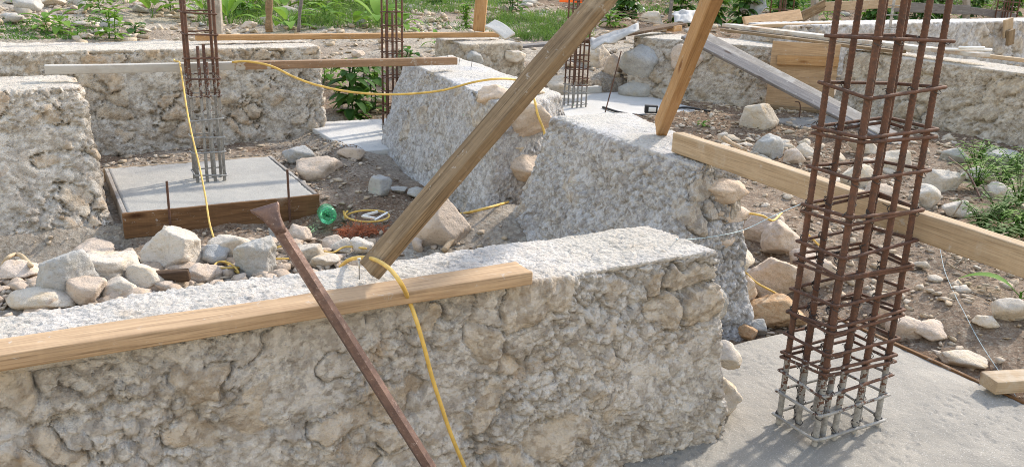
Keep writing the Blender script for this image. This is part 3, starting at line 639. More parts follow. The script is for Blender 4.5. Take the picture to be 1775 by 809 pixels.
p = G(1385, 205); V, F = tube(spline([p, p+[0, 0, .1], p+[-.02, 0, .16], p+[-.06, 0, .165]], 4), 0.006, 6); tag(obj('rebar_hook', V, F, MRS), 'small bent steel hook sticking up in front of the form panel', 'hook')
p = P(770, 96, ZT)
for i, (x, y) in enumerate(((766, 95), (787, 100), (808, 106))):
    p = P(x+8, y+14, ZT); tag(obj('wire', *tube([p, p+np.array([0.012, 0, 0.075])], 0.002, 5), M_TIE), 'short thin wire sticking up from the flat top of the sloping wall', 'wire', 'wires set in the wall top')

# ------------------------------------------------------------------ timber
tag(board('wooden_board', W(-1.25, 1.834, 0.826), W(1.075, 1.830, 0.826), 0.088, 0.034, M_WNEW, seed=11, rough=0.0015, res=0.02), 'light brown board lying flat along the foreground wall top', 'board')
cem = board('wooden_board', P(78, 122, 0.872)+Bd*0.02, P(792, 106, 0.872)+Bd*0.02, 0.07, 0.052, M_WCEMH, seed=12)
tag(cem, 'board smeared with grey cement on its left half, spanning two walls past the column', 'board')
tag(board('wooden_board', P(340, 66, 0.89), P(862, 60, 0.89), 0.10, 0.045, M_WORG, seed=13), 'thin reddish board lying on the far wall behind the two rebar columns', 'board')
# diagonal prop: foot on the foreground wall, rises to the right
f0 = P(640, 470, 0.83); dep = (f0-ORG)@fw; p1 = Pd(1046, -4, dep*1.0); dirr = (p1-f0)/np.linalg.norm(p1-f0)
side = np.cross(dirr, fw); side /= np.linalg.norm(side)
if side[2] < 0: side = -side
n_up = side*math.sin(R(43)) + (-fw)*math.cos(R(43))
tag(board('timber_prop', f0+dirr*0.0, f0+dirr*1.75, 0.064, 0.035, M_WOLD, hint=n_up, seed=14, rough=0.002, res=0.015), 'long weathered brown timber leaning diagonally up from the foreground wall', 'timber')
f1_ = P(1145, 222, 0.83); p1 = Pd(1236, -4, (f1_-ORG)@fw*0.78); dirr = (p1-f1_)/np.linalg.norm(p1-f1_)
side = np.cross(dirr, fw); side /= np.linalg.norm(side)
if side[0] > 0: side = -side
n_l = side*math.cos(R(20)) + (-fw)*math.sin(R(20))
tag(board('timber_prop', f1_, f1_+dirr*1.9, 0.098, 0.05, M_WORG, hint=n_l, seed=15, rough=0.0015), 'orange sawn timber leaning up from the top of the grey wall in the middle', 'timber')
e0 = P(1165, 246, 0.842); e1 = P(1775, 456, 0.842); dd = (e1-e0)/np.linalg.norm(e1-e0); off = np.cross(dd, Zd); off = -off if off@np.array([0, 1, 0]) < 0 else off
long_w = 0.055
tag(board('timber_beam', e0+off*long_w/2, e1+dd*0.5+off*long_w/2, long_w, 0.088, M_WPALE, seed=16, rough=0.0015), 'long pale beam running from the grey wall past the near rebar column to the right edge', 'timber')
p = P(1700, 668, 0.16); tag(board('wooden_board', P(1712, 664, 0.19), P(1860, 655, 0.19), 0.09, 0.05, M_WPALE, seed=17), 'short pale timber end on the soil at the lower right edge', 'board')
# planks on the right
q0 = P(1195, 50, 0.97); q1 = P(1568, 248, 0.25); tag(board('plank', q0, q1, 0.15, 0.03, M_WGREY, hint=(-0.05, -0.4, 1), seed=18), 'upper of the two grey planks sloping down from the dark boulder wall', 'plank')
q0 = P(1190, 62, 0.92); q1 = P(1600, 272, 0.17); tag(board('plank', q0, q1, 0.15, 0.03, M_WGD, hint=(-0.05, -0.4, 1), seed=19), 'dark lower plank under the sloping grey plank', 'plank')
q0 = P(1262, 44, 0.92); q1 = P(1705, 96, 0.92); tag(board('plank', q0, q1, 0.20, 0.035, M_WCEM, seed=20), 'long pale plank lying level over the form panel towards the right wall', 'plank')
q0 = P(1258, 52, 0.875); q1 = P(1560, 90, 0.875); tag(board('plank', q0, q1, 0.18, 0.03, M_WOLD, seed=21), 'brown plank directly beneath the long level plank', 'plank')
q0 = P(1590, 84, 0.87); q1 = P(1840, 112, 0.87); tag(board('wooden_board', q0, q1, 0.07, 0.035, M_WPALE, seed=22), 'narrow pale batten on the right wall top, beyond the end of the level plank', 'batten')
q0 = G(1585, 214)+[0, 0, .05]; q1 = G(1850, 240)+[0, 0, .06]; tag(board('plank', q0, q1, 0.13, 0.03, M_WGREY, seed=23), 'grey plank lying on the ground at the foot of the right wall', 'plank')
t = empty('form_panel', W(7.05, 6.7, 0.15)); tag(t, 'upright plywood form panel with a batten, closing the gap in the right walls', 'formwork')
pl, pr = W(6.88, 6.76), W(7.33, 6.26)
board('panel', pl+[0, 0, 0.535], pr+[0, 0, 0.535], 0.70, 0.02, M_WNEW, hint=np.cross(pr-pl, Zd), parent=t, seed=24)
nn_ = np.cross(pr-pl, Zd); nn_ /= np.linalg.norm(nn_); nn_ = nn_ if nn_[1] < 0 else -nn_
board('batten', pl*0.9+pr*0.1+nn_*0.035+[0, 0, 0.70], pl*0.0+pr*1.0+nn_*0.035+[0, 0, 0.72], 0.10, 0.045, M_WORG, hint=nn_, parent=t, seed=25)
board('batten', pl+nn_*0.03+[0, 0, 0.20], pr+nn_*0.03+[0, 0, 0.20], 0.05, 0.035, M_WOLD, hint=nn_, parent=t, seed=26)
tag(board('wooden_board', P(1290, 40, 0.90), P(1388, 26, 0.98), 0.16, 0.03, M_WNEW, hint=(0.1, -1, 0.3), seed=27), 'tapering light board rising behind the level plank beside the small cage', 'board')
tag(board('wooden_board', P(1300, 46, 0.90), P(1440, 42, 0.90), 0.07, 0.04, M_WPALE, seed=28), 'short pale lath behind the level plank', 'board')
tag(board('wooden_board', P(1135, 47, 0.85), P(1160, 47, 0.85), 0.09, 0.05, M_WNEW, seed=29), 'small offcut block on the boulder wall, left of the sloping planks', 'offcut')
tag(board('wooden_board', P(1162, 50, 0.86), P(1176, 49, 0.86), 0.10, 0.07, M_WORG, seed=30), 'square orange offcut against the upper end of the sloping planks', 'offcut')
tag(board('plank', P(1010, 72, 0.80), P(1180, 42, 0.90), 0.16, 0.03, M_WBARK, seed=31), 'dark wet plank bridging to the boulder wall behind the diagonal prop', 'plank')
tag(board('plank', P(890, 82, 0.70), P(1078, 66, 0.78), 0.16, 0.03, M_WGD, seed=32), 'grey old plank low behind the diagonal prop', 'plank')
# rails of the far timber fence
t = empty('timber_fence', P(1480, 40, 0.6)); tag(t, 'rough grey timber rail fence behind the far wall at the top right', 'fence')
FB = 9.9
def pf(x, y): return Pb(x, y, FB)
board('rail', pf(1428, 12), pf(1560, 6), 0.14, 0.04, M_WPALE, hint=Bd, parent=t, seed=33)
board('rail', pf(1385, 32), pf(1430, 8), 0.16, 0.04, M_WOLD, hint=Bd, parent=t, seed=34)
board('rail', pf(1550, 12), pf(1680, 18), 0.16, 0.04, M_WGD, hint=Bd, parent=t, seed=35)
board('rail', pf(1680, 18), pf(1760, 30), 0.12, 0.04, M_WGD, hint=Bd, parent=t, seed=36)
for x in (1415, 1678):
    board('post', pf(x, 70)+Bd*0.05, pf(x+3, -45)+Bd*0.05, 0.10, 0.08, M_WGREY, hint=Bd, parent=t, seed=37+x)
board('wooden_board', *[pf(1682, 33), pf(1762, 36)], 0.05, 0.04, M_WNEW, hint=Bd, parent=t, seed=39).name = 'lower_rail'
t = empty('wall_bracket', Pb(1745, 55, 8.35)); tag(t, 'pale wooden bracket of two offcuts hanging on the far wall, top right', 'bracket')
board('plate', Pb(1748, 33, 8.36), Pb(1746, 64, 8.36), 0.20, 0.04, M_WPALE, hint=Bd, parent=t, seed=40)
board('block', Pb(1752, 52, 8.30), Pb(1750, 78, 8.30), 0.15, 0.05, M_WOLD, hint=Bd, parent=t, seed=41)
# posts at the back left
def post(name, px, yb, yt, z, w, mt_, label, cat='post', lean=0.0, tall=1.2, round_=False, seed=1):
    p = P(px, yb, z); q_ = p+np.array([lean, 0, tall])
    if round_:
        n_ = 24; t_ = np.linspace(0, 1, n_)[:, None]; pts = p*(1-t_)+q_*t_ + 0.012*np.stack([fbm(np.stack([t_[:, 0]*4+seed]*3, 1), seed, 2)]*3, 1)*np.array([1, 1, 0])
        o = obj(name, *tube(pts, w/2*(1+0.12*np.sin(np.arange(n_)*1.7)), 10), mt_)
    else: o = board(name, p, q_, w, w*0.7, mt_, hint=(0, 1, 0), seed=seed)
    tag(o, label, cat); return o
post('wooden_post', 378, 58, 0, 0.88, 0.085, M_WGREY, 'smooth light grey square post behind the far wall at the left', seed=42)
post('log_post', 467, 56, 0, 0.88, 0.065, M_WOLD, 'round brown log post standing behind the far wall', round_=True, lean=0.03, seed=43)
post('stick', 517, 56, 0, 0.88, 0.032, M_WGD, 'thin dark leaning stick behind the far wall', 'stick', round_=True, lean=0.16, seed=44)
post('stick', 1160, 38, 0, 0.85, 0.05, M_WGD, 'dark upright stick beyond the boulder wall, between the two props', 'stick', round_=True, lean=0.02, seed=45)
pp = P(830, 54, 0.92); tag(board('wooden_post', pp, pp+np.array([0.06, -0.05, 0.9]), 0.115, 0.05, M_WORG, hint=(0.15, 1, 0), seed=46), 'upright orange timber standing on the right end of the rear board', 'post')
oc = Pd(990, -10, 12.5); tag(board('orange_panel', oc+[0, 0, -0.12], oc+[0, 0, 0.6], 0.33, 0.03, M_ORANGE, hint=(0, 1, 0), seed=47), 'bright orange panel standing behind the top of the diagonal prop', 'panel')

# ------------------------------------------------------------------ crowbar
contact = Pd(571, 535, 1.905); cb0 = Pb(748, 815, 1.60); dirc = (contact-cb0)/np.linalg.norm(contact-cb0)
def img(p): v = p-ORG; c = v@fw; return 404.5-FPX*(v@up)/c
L_ = 0.0
while img(contact+dirc*L_) > 402: L_ += 0.003
top_ = contact+dirc*L_
dirc = (top_-cb0)/np.linalg.norm(top_-cb0)
t = empty('crowbar', cb0); tag(t, 'heavy rusty steel crowbar with flared chisel tip leaning over the board', 'crowbar')
pts = np.linspace(cb0-dirc*0.15, top_, 24)
V, F = tube(pts, 0.0155, 6); obj('shaft', V, F, M_STEEL, t, smooth=False)
tip = Pd(476, 374, 2.34); sx = rt; dth = np.cross(dirc, sx); dth /= np.linalg.norm(dth)
ring = []
prof = [(0.0, 0.0155, 0.0155), (0.25, 0.018, 0.014), (0.5, 0.022, 0.011), (0.72, 0.028, 0.009), (0.9, 0.036, 0.005), (1.0, 0.037, 0.0025)]
V = []; base_ = top_-dirc*0.004
ax = dirc*0.062+np.array([-0.004, 0, 0.004])
sdir = np.cross(ax, fw); sdir /= np.linalg.norm(sdir)
sdir = sdir*0.95 + np.array([0, 0, 0.25]); td = np.cross(ax, sdir); td /= np.linalg.norm(td)
for (s_, w_, h_) in prof:
    for k in range(12):
        an = k*math.pi/6; cx, cy = math.cos(an), math.sin(an)
        cx = np.sign(cx)*abs(cx)**0.6; cy = np.sign(cy)*abs(cy)**0.6
        V.append(base_ + ax*s_ + sdir*w_*cx + td*h_*cy + (sdir*0.004*s_ if False else 0))
F = [(i*12+j, i*12+(j+1) % 12, (i+1)*12+(j+1) % 12, (i+1)*12+j) for i in range(5) for j in range(12)] + [tuple(range(60, 72)), tuple(range(11, -1, -1))]
obj('chisel_tip', V, F, M_STEEL, t)

# ------------------------------------------------------------------ cords
def cord(name, pts, r, mt_, label, cat='cord', n=8, k=8):
    pts = spline(pts, n); o = obj(name, *tube(pts, r, k), mt_); tag(o, label, cat); return o
gA = G(412, 478)
c1 = [W(0.86, 6.10, 0.905), P(303, 106, 0.905), P(311, 108, 0.902)]
pA = P(313, 118, 0.885); pB = G(398, 462)+[0, 0, 0.05]
ys = [118, 150, 190, 235, 290, 340, 390, 430, 462]; xs = [313, 318, 324, 333, 346, 356, 364, 378, 398]
d0 = (pA-ORG)@fw; d1 = (pB-ORG)@fw
for x, y in zip(xs, ys): c1.append(Pd(x, y, d0+(d1-d0)*((y-118)/(462-118))))
c1 += [G(414, 479)+[0, 0, .02], G(402, 468)+[0, 0, .03], G(378, 464)+[0, 0, .03], G(360, 484)+[0, 0, .015], G(372, 476)+[0, 0, .03], G(396, 474)+[0, 0, .03], G(420, 470)+[0, 0, .02]]
cord('power_cord', c1, 0.0050, M_CORD, 'yellow cord hanging from the cement smeared board down to the rock pile')
dm = (P(430, 108, 0.9)-ORG)@fw; dn = (P(880, 139, 0.85)-ORG)@fw*0.975
c2 = [P(402, 108, 0.902), P(430, 107, 0.905)]
for x, y in ((470, 115), (510, 134), (550, 148), (610, 160), (683, 164), (760, 158), (820, 143), (862, 137)): c2.append(Pd(x, y, dm+(dn-dm)*(x-430)/450))
c2 += [P(895, 139, 0.84), Pb(915, 150, 4.62), Pb(926, 172, 4.45), Pb(932, 198, 4.40), Pb(944, 232, 4.36), Pb(946, 270, 4.34), Pb(935, 300, 4.3), Pb(924, 322, 4.28), G(905, 346)+[0, 0, .02], G(860, 362)+[0, 0, .02], G(815, 372)+[0, 0, .015], G(790, 376)+[0, 0, .015]]
cord('power_cord', c2, 0.0075, M_CORD, 'yellow cord sagging from the cement smeared board across to the sloping wall')
c3 = [G(596, 392)+[0, 0, .10]]
for i in range(15):
    an = math.pi+i*2*math.pi/13; c3.append(G(637+38*math.cos(an), 393+12*math.sin(an))+[0, 0, 0.055+0.002*i])
cord('cord_coil', c3, 0.0058, M_CORD, 'loose loop of yellow cord on the orange fibre beside the timber prop')
def onw(x, y, z=0.812): return P(x, y, z)
c4 = [G(470, 441)+[0, 0, .03], G(500, 438)+[0, 0, .04], G(545, 443)+[0, 0, .04], G(575, 447)+[0, 0, .03], G(600, 443)+[0, 0, .05], G(635, 443)+[0, 0, .04]]
cord('power_cord', c4, 0.0052, M_CORD, 'yellow cord lying straight over the rubble behind the crowbar, upper of two')
c4 = [G(474, 458)+[0, 0, .03], G(495, 458)+[0, 0, .03], G(525, 455)+[0, 0, .03], G(560, 448)+[0, 0, .03]]
cord('power_cord', c4, 0.0052, M_CORD, 'short length of yellow cord between a rock and the crowbar, lower of two')
c5 = [P(590, 462, 0.74), onw(602, 452, 0.79), onw(618, 447, 0.83), onw(645, 448, 0.865), onw(672, 463, 0.895), onw(694, 489, 0.905), Pb(708, 518, 1.80), Pb(722, 556, 1.765), Pb(735, 600, 1.755), Pb(748, 650, 1.755), Pb(764, 700, 1.75), Pb(783, 755, 1.75), Pb(808, 815, 1.745), Pb(830, 870, 1.74), Pb(840, 960, 1.74)]
cord('power_cord', c5, 0.0054, M_CORD, 'thick yellow cord arching over the board and hanging down the foreground wall')
cord('power_cord', [Pb(1285, 372, 2.9), Pb(1300, 370, 2.85), Pb(1322, 374, 2.83), Pb(1340, 382, 2.86), G(1352, 392)+[0, 0, .08]], 0.0055, M_CORD, 'short yellow cord above the piled rocks behind the grey wall end')
cord('power_cord', [Pb(1290, 470, 2.72), Pb(1312, 490, 2.68), Pb(1345, 508, 2.66), Pb(1375, 528, 2.66), Pb(1392, 548, 2.68), Pb(1410, 570, 2.7)], 0.0050, M_CORD, 'yellow cord curving over the orange rock by the near rebar column')
cord('power_cord', [Pb(1395, 400, 3.0), Pb(1420, 425, 2.95), Pb(1448, 450, 2.9), Pb(1462, 480, 2.9), Pb(1466, 520, 2.85)], 0.0048, M_CORD, 'yellow cord seen through the near rebar column')
cord('string_line', [P(1172, 414, 0.815), Pb(1190, 415, 2.3), Pb(1235, 410, 2.35), Pb(1290, 398, 2.4), Pb(1345, 372, 2.4), Pb(1410, 345, 2.4), Pb(1480, 322, 2.4)], 0.0015, M_LINE, 'thin pale blue string from the foreground wall corner up to the near rebar column', 'string')
cord('string_line', [G(1626, 445)+[0, 0, .05], G(1636, 480)+[0, 0, .03], G(1655, 520)+[0, 0, .02], G(1668, 545)+[0, 0, .02], G(1700, 600)+[0, 0, .01], G(1760, 690)+[0, 0, .01]], 0.0010, M_LINE, 'thin blue string trailing down the soil bank to the right of the slab', 'string')
cord('black_hose', [P(1045, 186, .165), P(1080, 196, .165), P(1130, 200, .16), G(1180, 190)+[0, 0, .02], G(1230, 196)+[0, 0, .02]], 0.012, M_BLACK, 'thin black hose lying across the far footing', 'hose')
cord('steel_rod', [G(1640, 300)+[0, 0, .12], G(1672, 330)+[0, 0, .12], G(1700, 352)+[0, 0, .02]], 0.006, MRS, 'thin dark rod lying among the rocks left of the weeds', 'rod')
cord('tan_strap', [G(-8, 498)+[0, 0, .02], G(4, 490)+[0, 0, .07], G(20, 484)+[0, 0, .12], G(40, 482)+[0, 0, .13], G(58, 488)+[0, 0, .08]], 0.011, M_TAN, 'curved tan plastic strap arching among rocks at the left edge', 'strap')
cord('root', [G(770, 440)+[0, 0, .02], G(785, 425)+[0, 0, .04], G(800, 412)+[0, 0, .05]], 0.017, M_WPALE, 'pale bent root beside the big round boulder', 'root')
nailp = P(622, 480, 0.81)
for q0_, q1_, lb in ((P(623, 484, 0.81), P(622, 461, 0.815)+[0, 0, .03], 'bright steel nail sticking up at the foot of the weathered prop'),):
    t = empty('nail', q0_); tag(t, lb, 'nail')
    q1_ = q0_+np.array([0.0, 0, 0.055]); obj('shank', *tube([q0_, q1_], 0.0018, 6), M_NAIL, t); obj('head', *tube([q1_, q1_+[0, 0, .002]], 0.005, 10), M_NAIL, t)
p = P(1254, 240, 0.90); t = empty('stick', p); tag(t, 'pale stick with a knobbed end lying beside the long beam', 'stick')
q_ = [P(1252, 238, 0.83), P(1268, 248, .83), P(1292, 260, 0.83)]; obj('shaft', *tube(spline(q_, 4), [0.012]*4+[0.009]*5, 8), M_WPALE, t); rock('knob', q_[0], (.05, .05, .05), 5, M_WPALE if False else M_ROCKG, t, sub=3)

# ------------------------------------------------------------------ litter of the site
t = empty('bottle', G(566, 385)); c_ = G(566, 388)+np.array([0, 0, 0.075])
tag(t, 'green plastic bottle lying base towards us beside the boxed footing', 'bottle')
axb = np.array([-0.30, 0.93, -0.08])*1.0; axb /= np.linalg.norm(axb)
prof = [(-.115, .012), (-.112, .03), (-.118, .042), (-.108, .052), (-.09, .056), (-.05, .055), (-.03, .052), (0, .055), (.03, .050), (.05, .040), (.07, .020), (.085, .016), (.10, .015), (.105, .014)]
pts = np.array([c_+axb*s_ for s_, _ in prof]); V, F = tube(pts, np.array([r_ for _, r_ in prof]), 24)
obj('body', V, F[:-1], M_GREEN, t)
obj('cap', *tube([c_+axb*.10, c_+axb*.125], 0.017, 12), M_GREEN, t)
mb = MB(); c_ = G(632, 412)+np.array([0, 0, 0.02]); r_ = random.Random(5)
for i in range(420):
    u = r_.uniform(-1, 1); p = c_+np.array([u*0.15, r_.gauss(0, .035), r_.uniform(0, .05)*(1-u*u*.6)]); pts = [p]
    d = np.array([r_.uniform(-1, 1), r_.uniform(-.5, .5), r_.uniform(-.4, .6)])
    for k in range(4):
        d = d+np.array([r_.gauss(0, .5), r_.gauss(0, .5), r_.gauss(0, .4)-.1]); d /= np.linalg.norm(d); pts.append(pts[-1]+d*0.014)
    mb.add(*tube(pts, 0.0013, 3))
tag(mb.build('rope_fibre', M_FIBRE), 'frayed heap of orange rope fibre on the rubble behind the timber prop', 'rope')
t = G(640, 398)+np.array([0, 0, .06])
mb = MB()
for (x0, y0, x1, y1) in ((628, 395, 650, 402), (650, 402, 672, 392), (630, 394, 655, 390)):
    p0, p1 = G(x0, y0)+[0, 0, .075], G(x1, y1)+[0, 0, .085]; V, F = tube(np.linspace(p0, p1, 5), 0.008, 4); mb.add(V, F)
tag(mb.build('folded_strip', M_WHITE, smooth=False), 'folded white plastic strip inside the yellow cord loop', 'plastic strip')
# small meter box
mp = P(1128, 196, 0.16)+np.array([0, 0, .06]); t = empty('tool_box', mp); tag(t, 'small black and white box on the far footing beside the orange prop', 'box')
board('case', mp-np.array([.065, 0, .02]), mp+np.array([.065, 0, -.02]), 0.06, 0.08, M_BLACK, parent=t, seed=3); board('face', mp+np.array([-.03, -.036, -.02]), mp+np.array([.045, -.036, -.02]), 0.012, 0.045, M_WHITE, parent=t, seed=4)
# clamp on the plank: small white strap coil
cp = P(1688, 88, 0.95); pts = [cp+np.array([0.13*math.cos(a_), 0.06*math.sin(a_), 0.012+0.004*a_]) for a_ in np.linspace(0, 5.2, 14)]
pts = [cp+np.array([-.32, .02, .0])]+pts
cord('strap', pts, 0.013, M_WHITE, 'looped white strap lying on the right end of the level plank', 'strap')
def sheet(name, c, ex, ey, nx, ny, amp, mt_, label, seed, cat='sack', thick=0.012):
    U, F = lattice(nx, ny, 1); q_ = U-0.5
    h = amp*fbm(np.stack([q_[:, 0]*2.2+seed, q_[:, 1]*2.2, q_[:, 0]*0], 1), seed, 3)
    ez = np.cross(ex, ey); ez = ez/np.linalg.norm(ez); ez = ez if ez[2] > 0 else -ez
    q2 = c + q_[:, :1]*ex + q_[:, 1:2]*ey + (h[:, None]+q_[:, 2:3]*thick)*ez
    o = obj(name, q2, F, mt_, smooth=False); tag(o, label, cat); return o
sheet('crumpled_sack', P(1065, 62, 0.9), np.array([.5, .1, .12]), np.array([0, .3, .1]), 14, 8, 0.16, M_SACK, 'crumpled white sack lying on the dark plank right of the diagonal prop', 3)
sheet('crumpled_sack', P(1190, 28, 0.9), np.array([.4, .1, .06]), np.array([0, .3, .15]), 14, 8, 0.14, M_SACK, 'pale torn sack heap behind the orange prop', 4)
sheet('crumpled_sack', P(1306, 14, 0.95), np.array([.45, 0, .05]), np.array([0, .3, .2]), 12, 8, 0.18, M_SACK, 'small white crumpled sack in the brush at the top, right of the orange prop', 5)
d_ = (P(866, 66, 0.90)-ORG)@fw
tag(board('broken_slab', Pd(849, 41, d_+0.1), Pd(884, 64, d_-0.05), 0.125, 0.025, M_SLABP, hint=-fw*0.8+Zd*0.6+rt*0.1, seed=61, rough=0.004, bow=0.02), 'curved whitish broken slab leaning on the right end of the rear board', 'slab piece')

# ------------------------------------------------------------------ individual rocks
def grock(px, py, w, h, label, seed, mt_=None, dep=None, sink=0.42, flat=0.78, noisea=0.05, group=None, tint=0.0, sub=4, name='rock'):
    """rock whose foot is seen at (px,py); w, h in metres"""
    p = G(px, py); d = dep or w*0.85
    c = p + np.array([0, 0, h*(0.5-sink*0.5)]) + np.array([0, d*0.35, 0])
    o = rock(name, c, (w, d, h*(1+sink*0.3)), seed, mt_, sub=sub, flat=flat, noisea=noisea, tint=tint)
    tag(o, label, 'rock', group); return o
RK = [
 (288, 472, .31, .24, 'large pale rounded rock in front of the brown form board', 101, M_ROCK),
 (436, 478, .21, .21, 'upright white rock beside the foot of the hanging yellow cord', 102, M_ROCKG),
 (395, 455, .24, .16, 'long pale rock just left of the upright white rock, touching the cord', 103, M_ROCK),
 (368, 462, .16, .12, 'grey rock between the large pale rock and the hanging cord', 104, M_ROCKG),
 (108, 520, .27, .25, 'big grey pointed rock at the left behind the foreground wall', 105, M_ROCKG),
 (175, 500, .30, .17, 'broad yellowish rock right of the big pointed grey rock', 106, M_ROCK),
 (152, 456, .26, .13, 'low mottled rock at the foot of the left wall end', 107, M_ROCKP),
 (205, 470, .18, .11, 'flat purple tinged rock before the corner of the form board', 108, M_ROCKP),
 (248, 502, .19, .12, 'angular pale rock at the wall edge below the large pale rock', 109, M_ROCK),
 (348, 487, .17, .09, 'rounded low rock left of the yellow cord coil on the ground', 110, M_ROCKP),
 (140, 528, .19, .12, 'crumbly pinkish rock touching the foreground wall at the left', 111, M_ROCKP),
 (60, 535, .30, .08, 'long flat pale rock by the wall edge at the far left', 112, M_ROCK),
 (200, 520, .20, .10, 'smooth sloping rock beside the crumbly one on the wall edge', 113, M_ROCK),
 (320, 460, .12, .08, 'small tan rock beneath the large pale rock', 114, M_ROCKP),
 (20, 490, .24, .10, 'sandy low rock inside the tan strap arch', 115, M_ROCKP),
 (480, 415, .13, .08, 'small grey rock below the chisel tip of the crowbar', 116, M_ROCKG),
 (515, 420, .15, .10, 'tan rock just right of the crowbar shaft, under the bottle', 117, M_ROCKP),
 (530, 455, .19, .11, 'pale rock with the yellow cord over it, right of the crowbar', 118, M_ROCK),
 (575, 435, .13, .09, 'brown rock left of the orange fibre heap', 119, M_ROCKP),
 (590, 440, .12, .09, 'white sharp rock in front of the orange fibre heap', 120, M_ROCK),
 (626, 440, .13, .09, 'white speckled rock touching the foot of the timber prop', 121, M_ROCK),
 (560, 465, .16, .07, 'flat rock at the wall edge between crowbar and prop', 122, M_ROCK),
 (765, 425, .33, .30, 'big smooth pinkish boulder behind the timber prop', 123, M_ROCKP),
 (657, 340, .165, .15, 'round grey and white rock alone on the dark soil in the middle', 124, M_ROCKG),
 (545, 312, .34, .17, 'tan rubble lump right of the boxed footing corner', 125, M_ROCKP),
 (515, 285, .26, .15, 'rough rock at the end of the long brown wall', 126, M_ROCKG),
 (510, 335, .16, .10, 'low grey rock along the right form board', 127, M_ROCKG),
 (608, 275, .22, .09, 'tan rock at the edge of the pale footing', 128, M_ROCKP),
 (690, 335, .12, .05, 'thin flat stone between the round rock and the timber prop', 129, M_ROCKG),
 (725, 345, .16, .08, 'white stone peeping out left of the big pinkish boulder', 130, M_ROCKG),
 (1320, 224, .37, .27, 'big creamy hollowed boulder on the gravel beyond the long beam', 131, M_ROCK),
 (1335, 276, .24, .21, 'pale double humped rock next to the long beam', 132, M_ROCKG),
 (1378, 284, .16, .13, 'grey brown rock to the right of the double humped rock', 133, M_ROCKP),
 (1400, 272, .18, .11, 'flat cream rock left of the near rebar column', 134, M_ROCK),
 (1330, 420, .24, .18, 'large pale pink rock on top of the pile behind the grey wall end', 135, M_ROCKP),
 (1362, 442, .25, .20, 'angular tan boulder at the middle of the rock pile, left of the near column', 136, M_ROCKP),
 (1345, 520, .26, .24, 'biggest tan boulder in the pile beside the slab', 137, M_ROCKP),
 (1348, 572, .27, .16, 'rough orange brown rock sitting at the slab edge', 138, M_ROCKO),
 (1295, 590, .10, .08, 'small reddish rock at the slab corner', 139, M_ROCKO),
 (1316, 582, .09, .08, 'small grey stone next to the reddish one at the slab corner', 140, M_ROCKG),
 (1420, 500, .22, .17, 'tan rock behind the left bars of the near column', 141, M_ROCKP),
 (1400, 470, .17, .13, 'small brown rock directly behind the near column, upper left', 142, M_ROCKP),
 (1490, 330, .28, .20, 'pale rock framed by the upper bars of the near column', 143, M_ROCK),
 (1555, 300, .27, .19, 'white angular rock behind the right bars of the near column', 144, M_ROCK),
 (1500, 265, .24, .14, 'cream rock behind the column just below the sloping planks', 145, M_ROCK),
 (1525, 345, .20, .12, 'tan flat rock framed by the middle bars of the near column', 146, M_ROCKP),
 (1610, 362, .17, .17, 'upright white rock immediately right of the near column', 147, M_ROCK),
 (1660, 378, .16, .12, 'flat fronted pale rock at the left of the weeds', 148, M_ROCK),
 (1640, 330, .32, .16, 'broad cream rock above the upright white one', 149, M_ROCK),
 (1700, 315, .24, .12, 'yellowish rock half covered by the weeds', 150, M_ROCK),
 (1660, 280, .25, .12, 'grey rock lying by the low plank on the right', 151, M_ROCKG),
 (1740, 345, .18, .12, 'pale rock showing through the weeds', 152, M_ROCK),
 (1745, 290, .28, .14, 'blue grey rock at the foot of the right wall', 153, M_ROCKG),
 (1570, 590, .15, .11, 'tan rock at the right edge of the slab, behind the column', 154, M_ROCKP),
 (1550, 570, .17, .13, 'brown weathered rock on the bank right of the column', 155, M_ROCKP),
 (1625, 590, .20, .07, 'low rock shelf in the soil bank', 156, M_ROCKP),
 (1760, 560, .16, .12, 'rock at the right edge above the timber end', 157, M_ROCK),
 (1715, 570, .12, .06, 'small white stone on the soil bank', 158, M_ROCK),
 (1680, 640, .20, .06, 'flat pale stone near the slab edge, left of the timber end', 159, M_ROCK),
 (1035, 115, .50, .34, 'big white boulder under the dark plank behind the prop', 160, M_ROCK),
 (1065, 130, .25, .30, 'tan upright rock tucked against the boulder wall', 161, M_ROCKP),
 (968, 160, .30, .20, 'white rock behind the far footing beside the prop', 162, M_ROCK),
 (45, 20, .38, .20, 'grey pointed rock at the top left corner', 163, M_ROCKG),
 (80, 12, .45, .18, 'pale broad rock at the top left, right of the grey pointed one', 164, M_ROCK),
 (130, 10, .28, .16, 'dark grey rock at the very top left', 165, M_ROCKG),
 (25, 38, .26, .12, 'dark mossy rock at the left edge above the long wall', 166, M_ROCKG),
 (430, 50, .24, .12, 'tan rock between the grey post and the log post', 167, M_ROCKP),
 (240, 14, .30, .10, 'flat tan rock behind the tall leafed weed', 168, M_ROCKP),
 (1100, 22, .5, .14, 'long pale rock slab in the brush at the top', 169, M_ROCKG),
 (1130, 38, .4, .2, 'whitish rock lump behind the boulder wall', 170, M_ROCK),
 (745, 40, .2, .1, 'round pale stone in the gravel behind the thin column', 171, M_ROCK),
 (620, 100, .16, .09, 'tan stone among the plants between the walls', 172, M_ROCKP),
]
for (px, py, w, h, lb, sd_, mt_) in RK:
    sub = 5 if sd_ in (101, 102, 105, 106, 123, 135, 136, 137, 138) else 4
    grock(px, py, w, h, lb, sd_, mt_, sub=sub, flat=0.72, noisea=0.065 if sd_ not in (123,) else 0.03)
p = G(290, 497)+np.array([0, 0.03, 0.04]); tag(board('wood_chunk', p+np.array([-.075, -.01, 0]), p+np.array([.085, .02, 0.01]), .06, .045, M_WBARK, seed=50, rough=0.006), 'dark brown splintered wood chunk among the rocks by the foreground wall', 'wood')

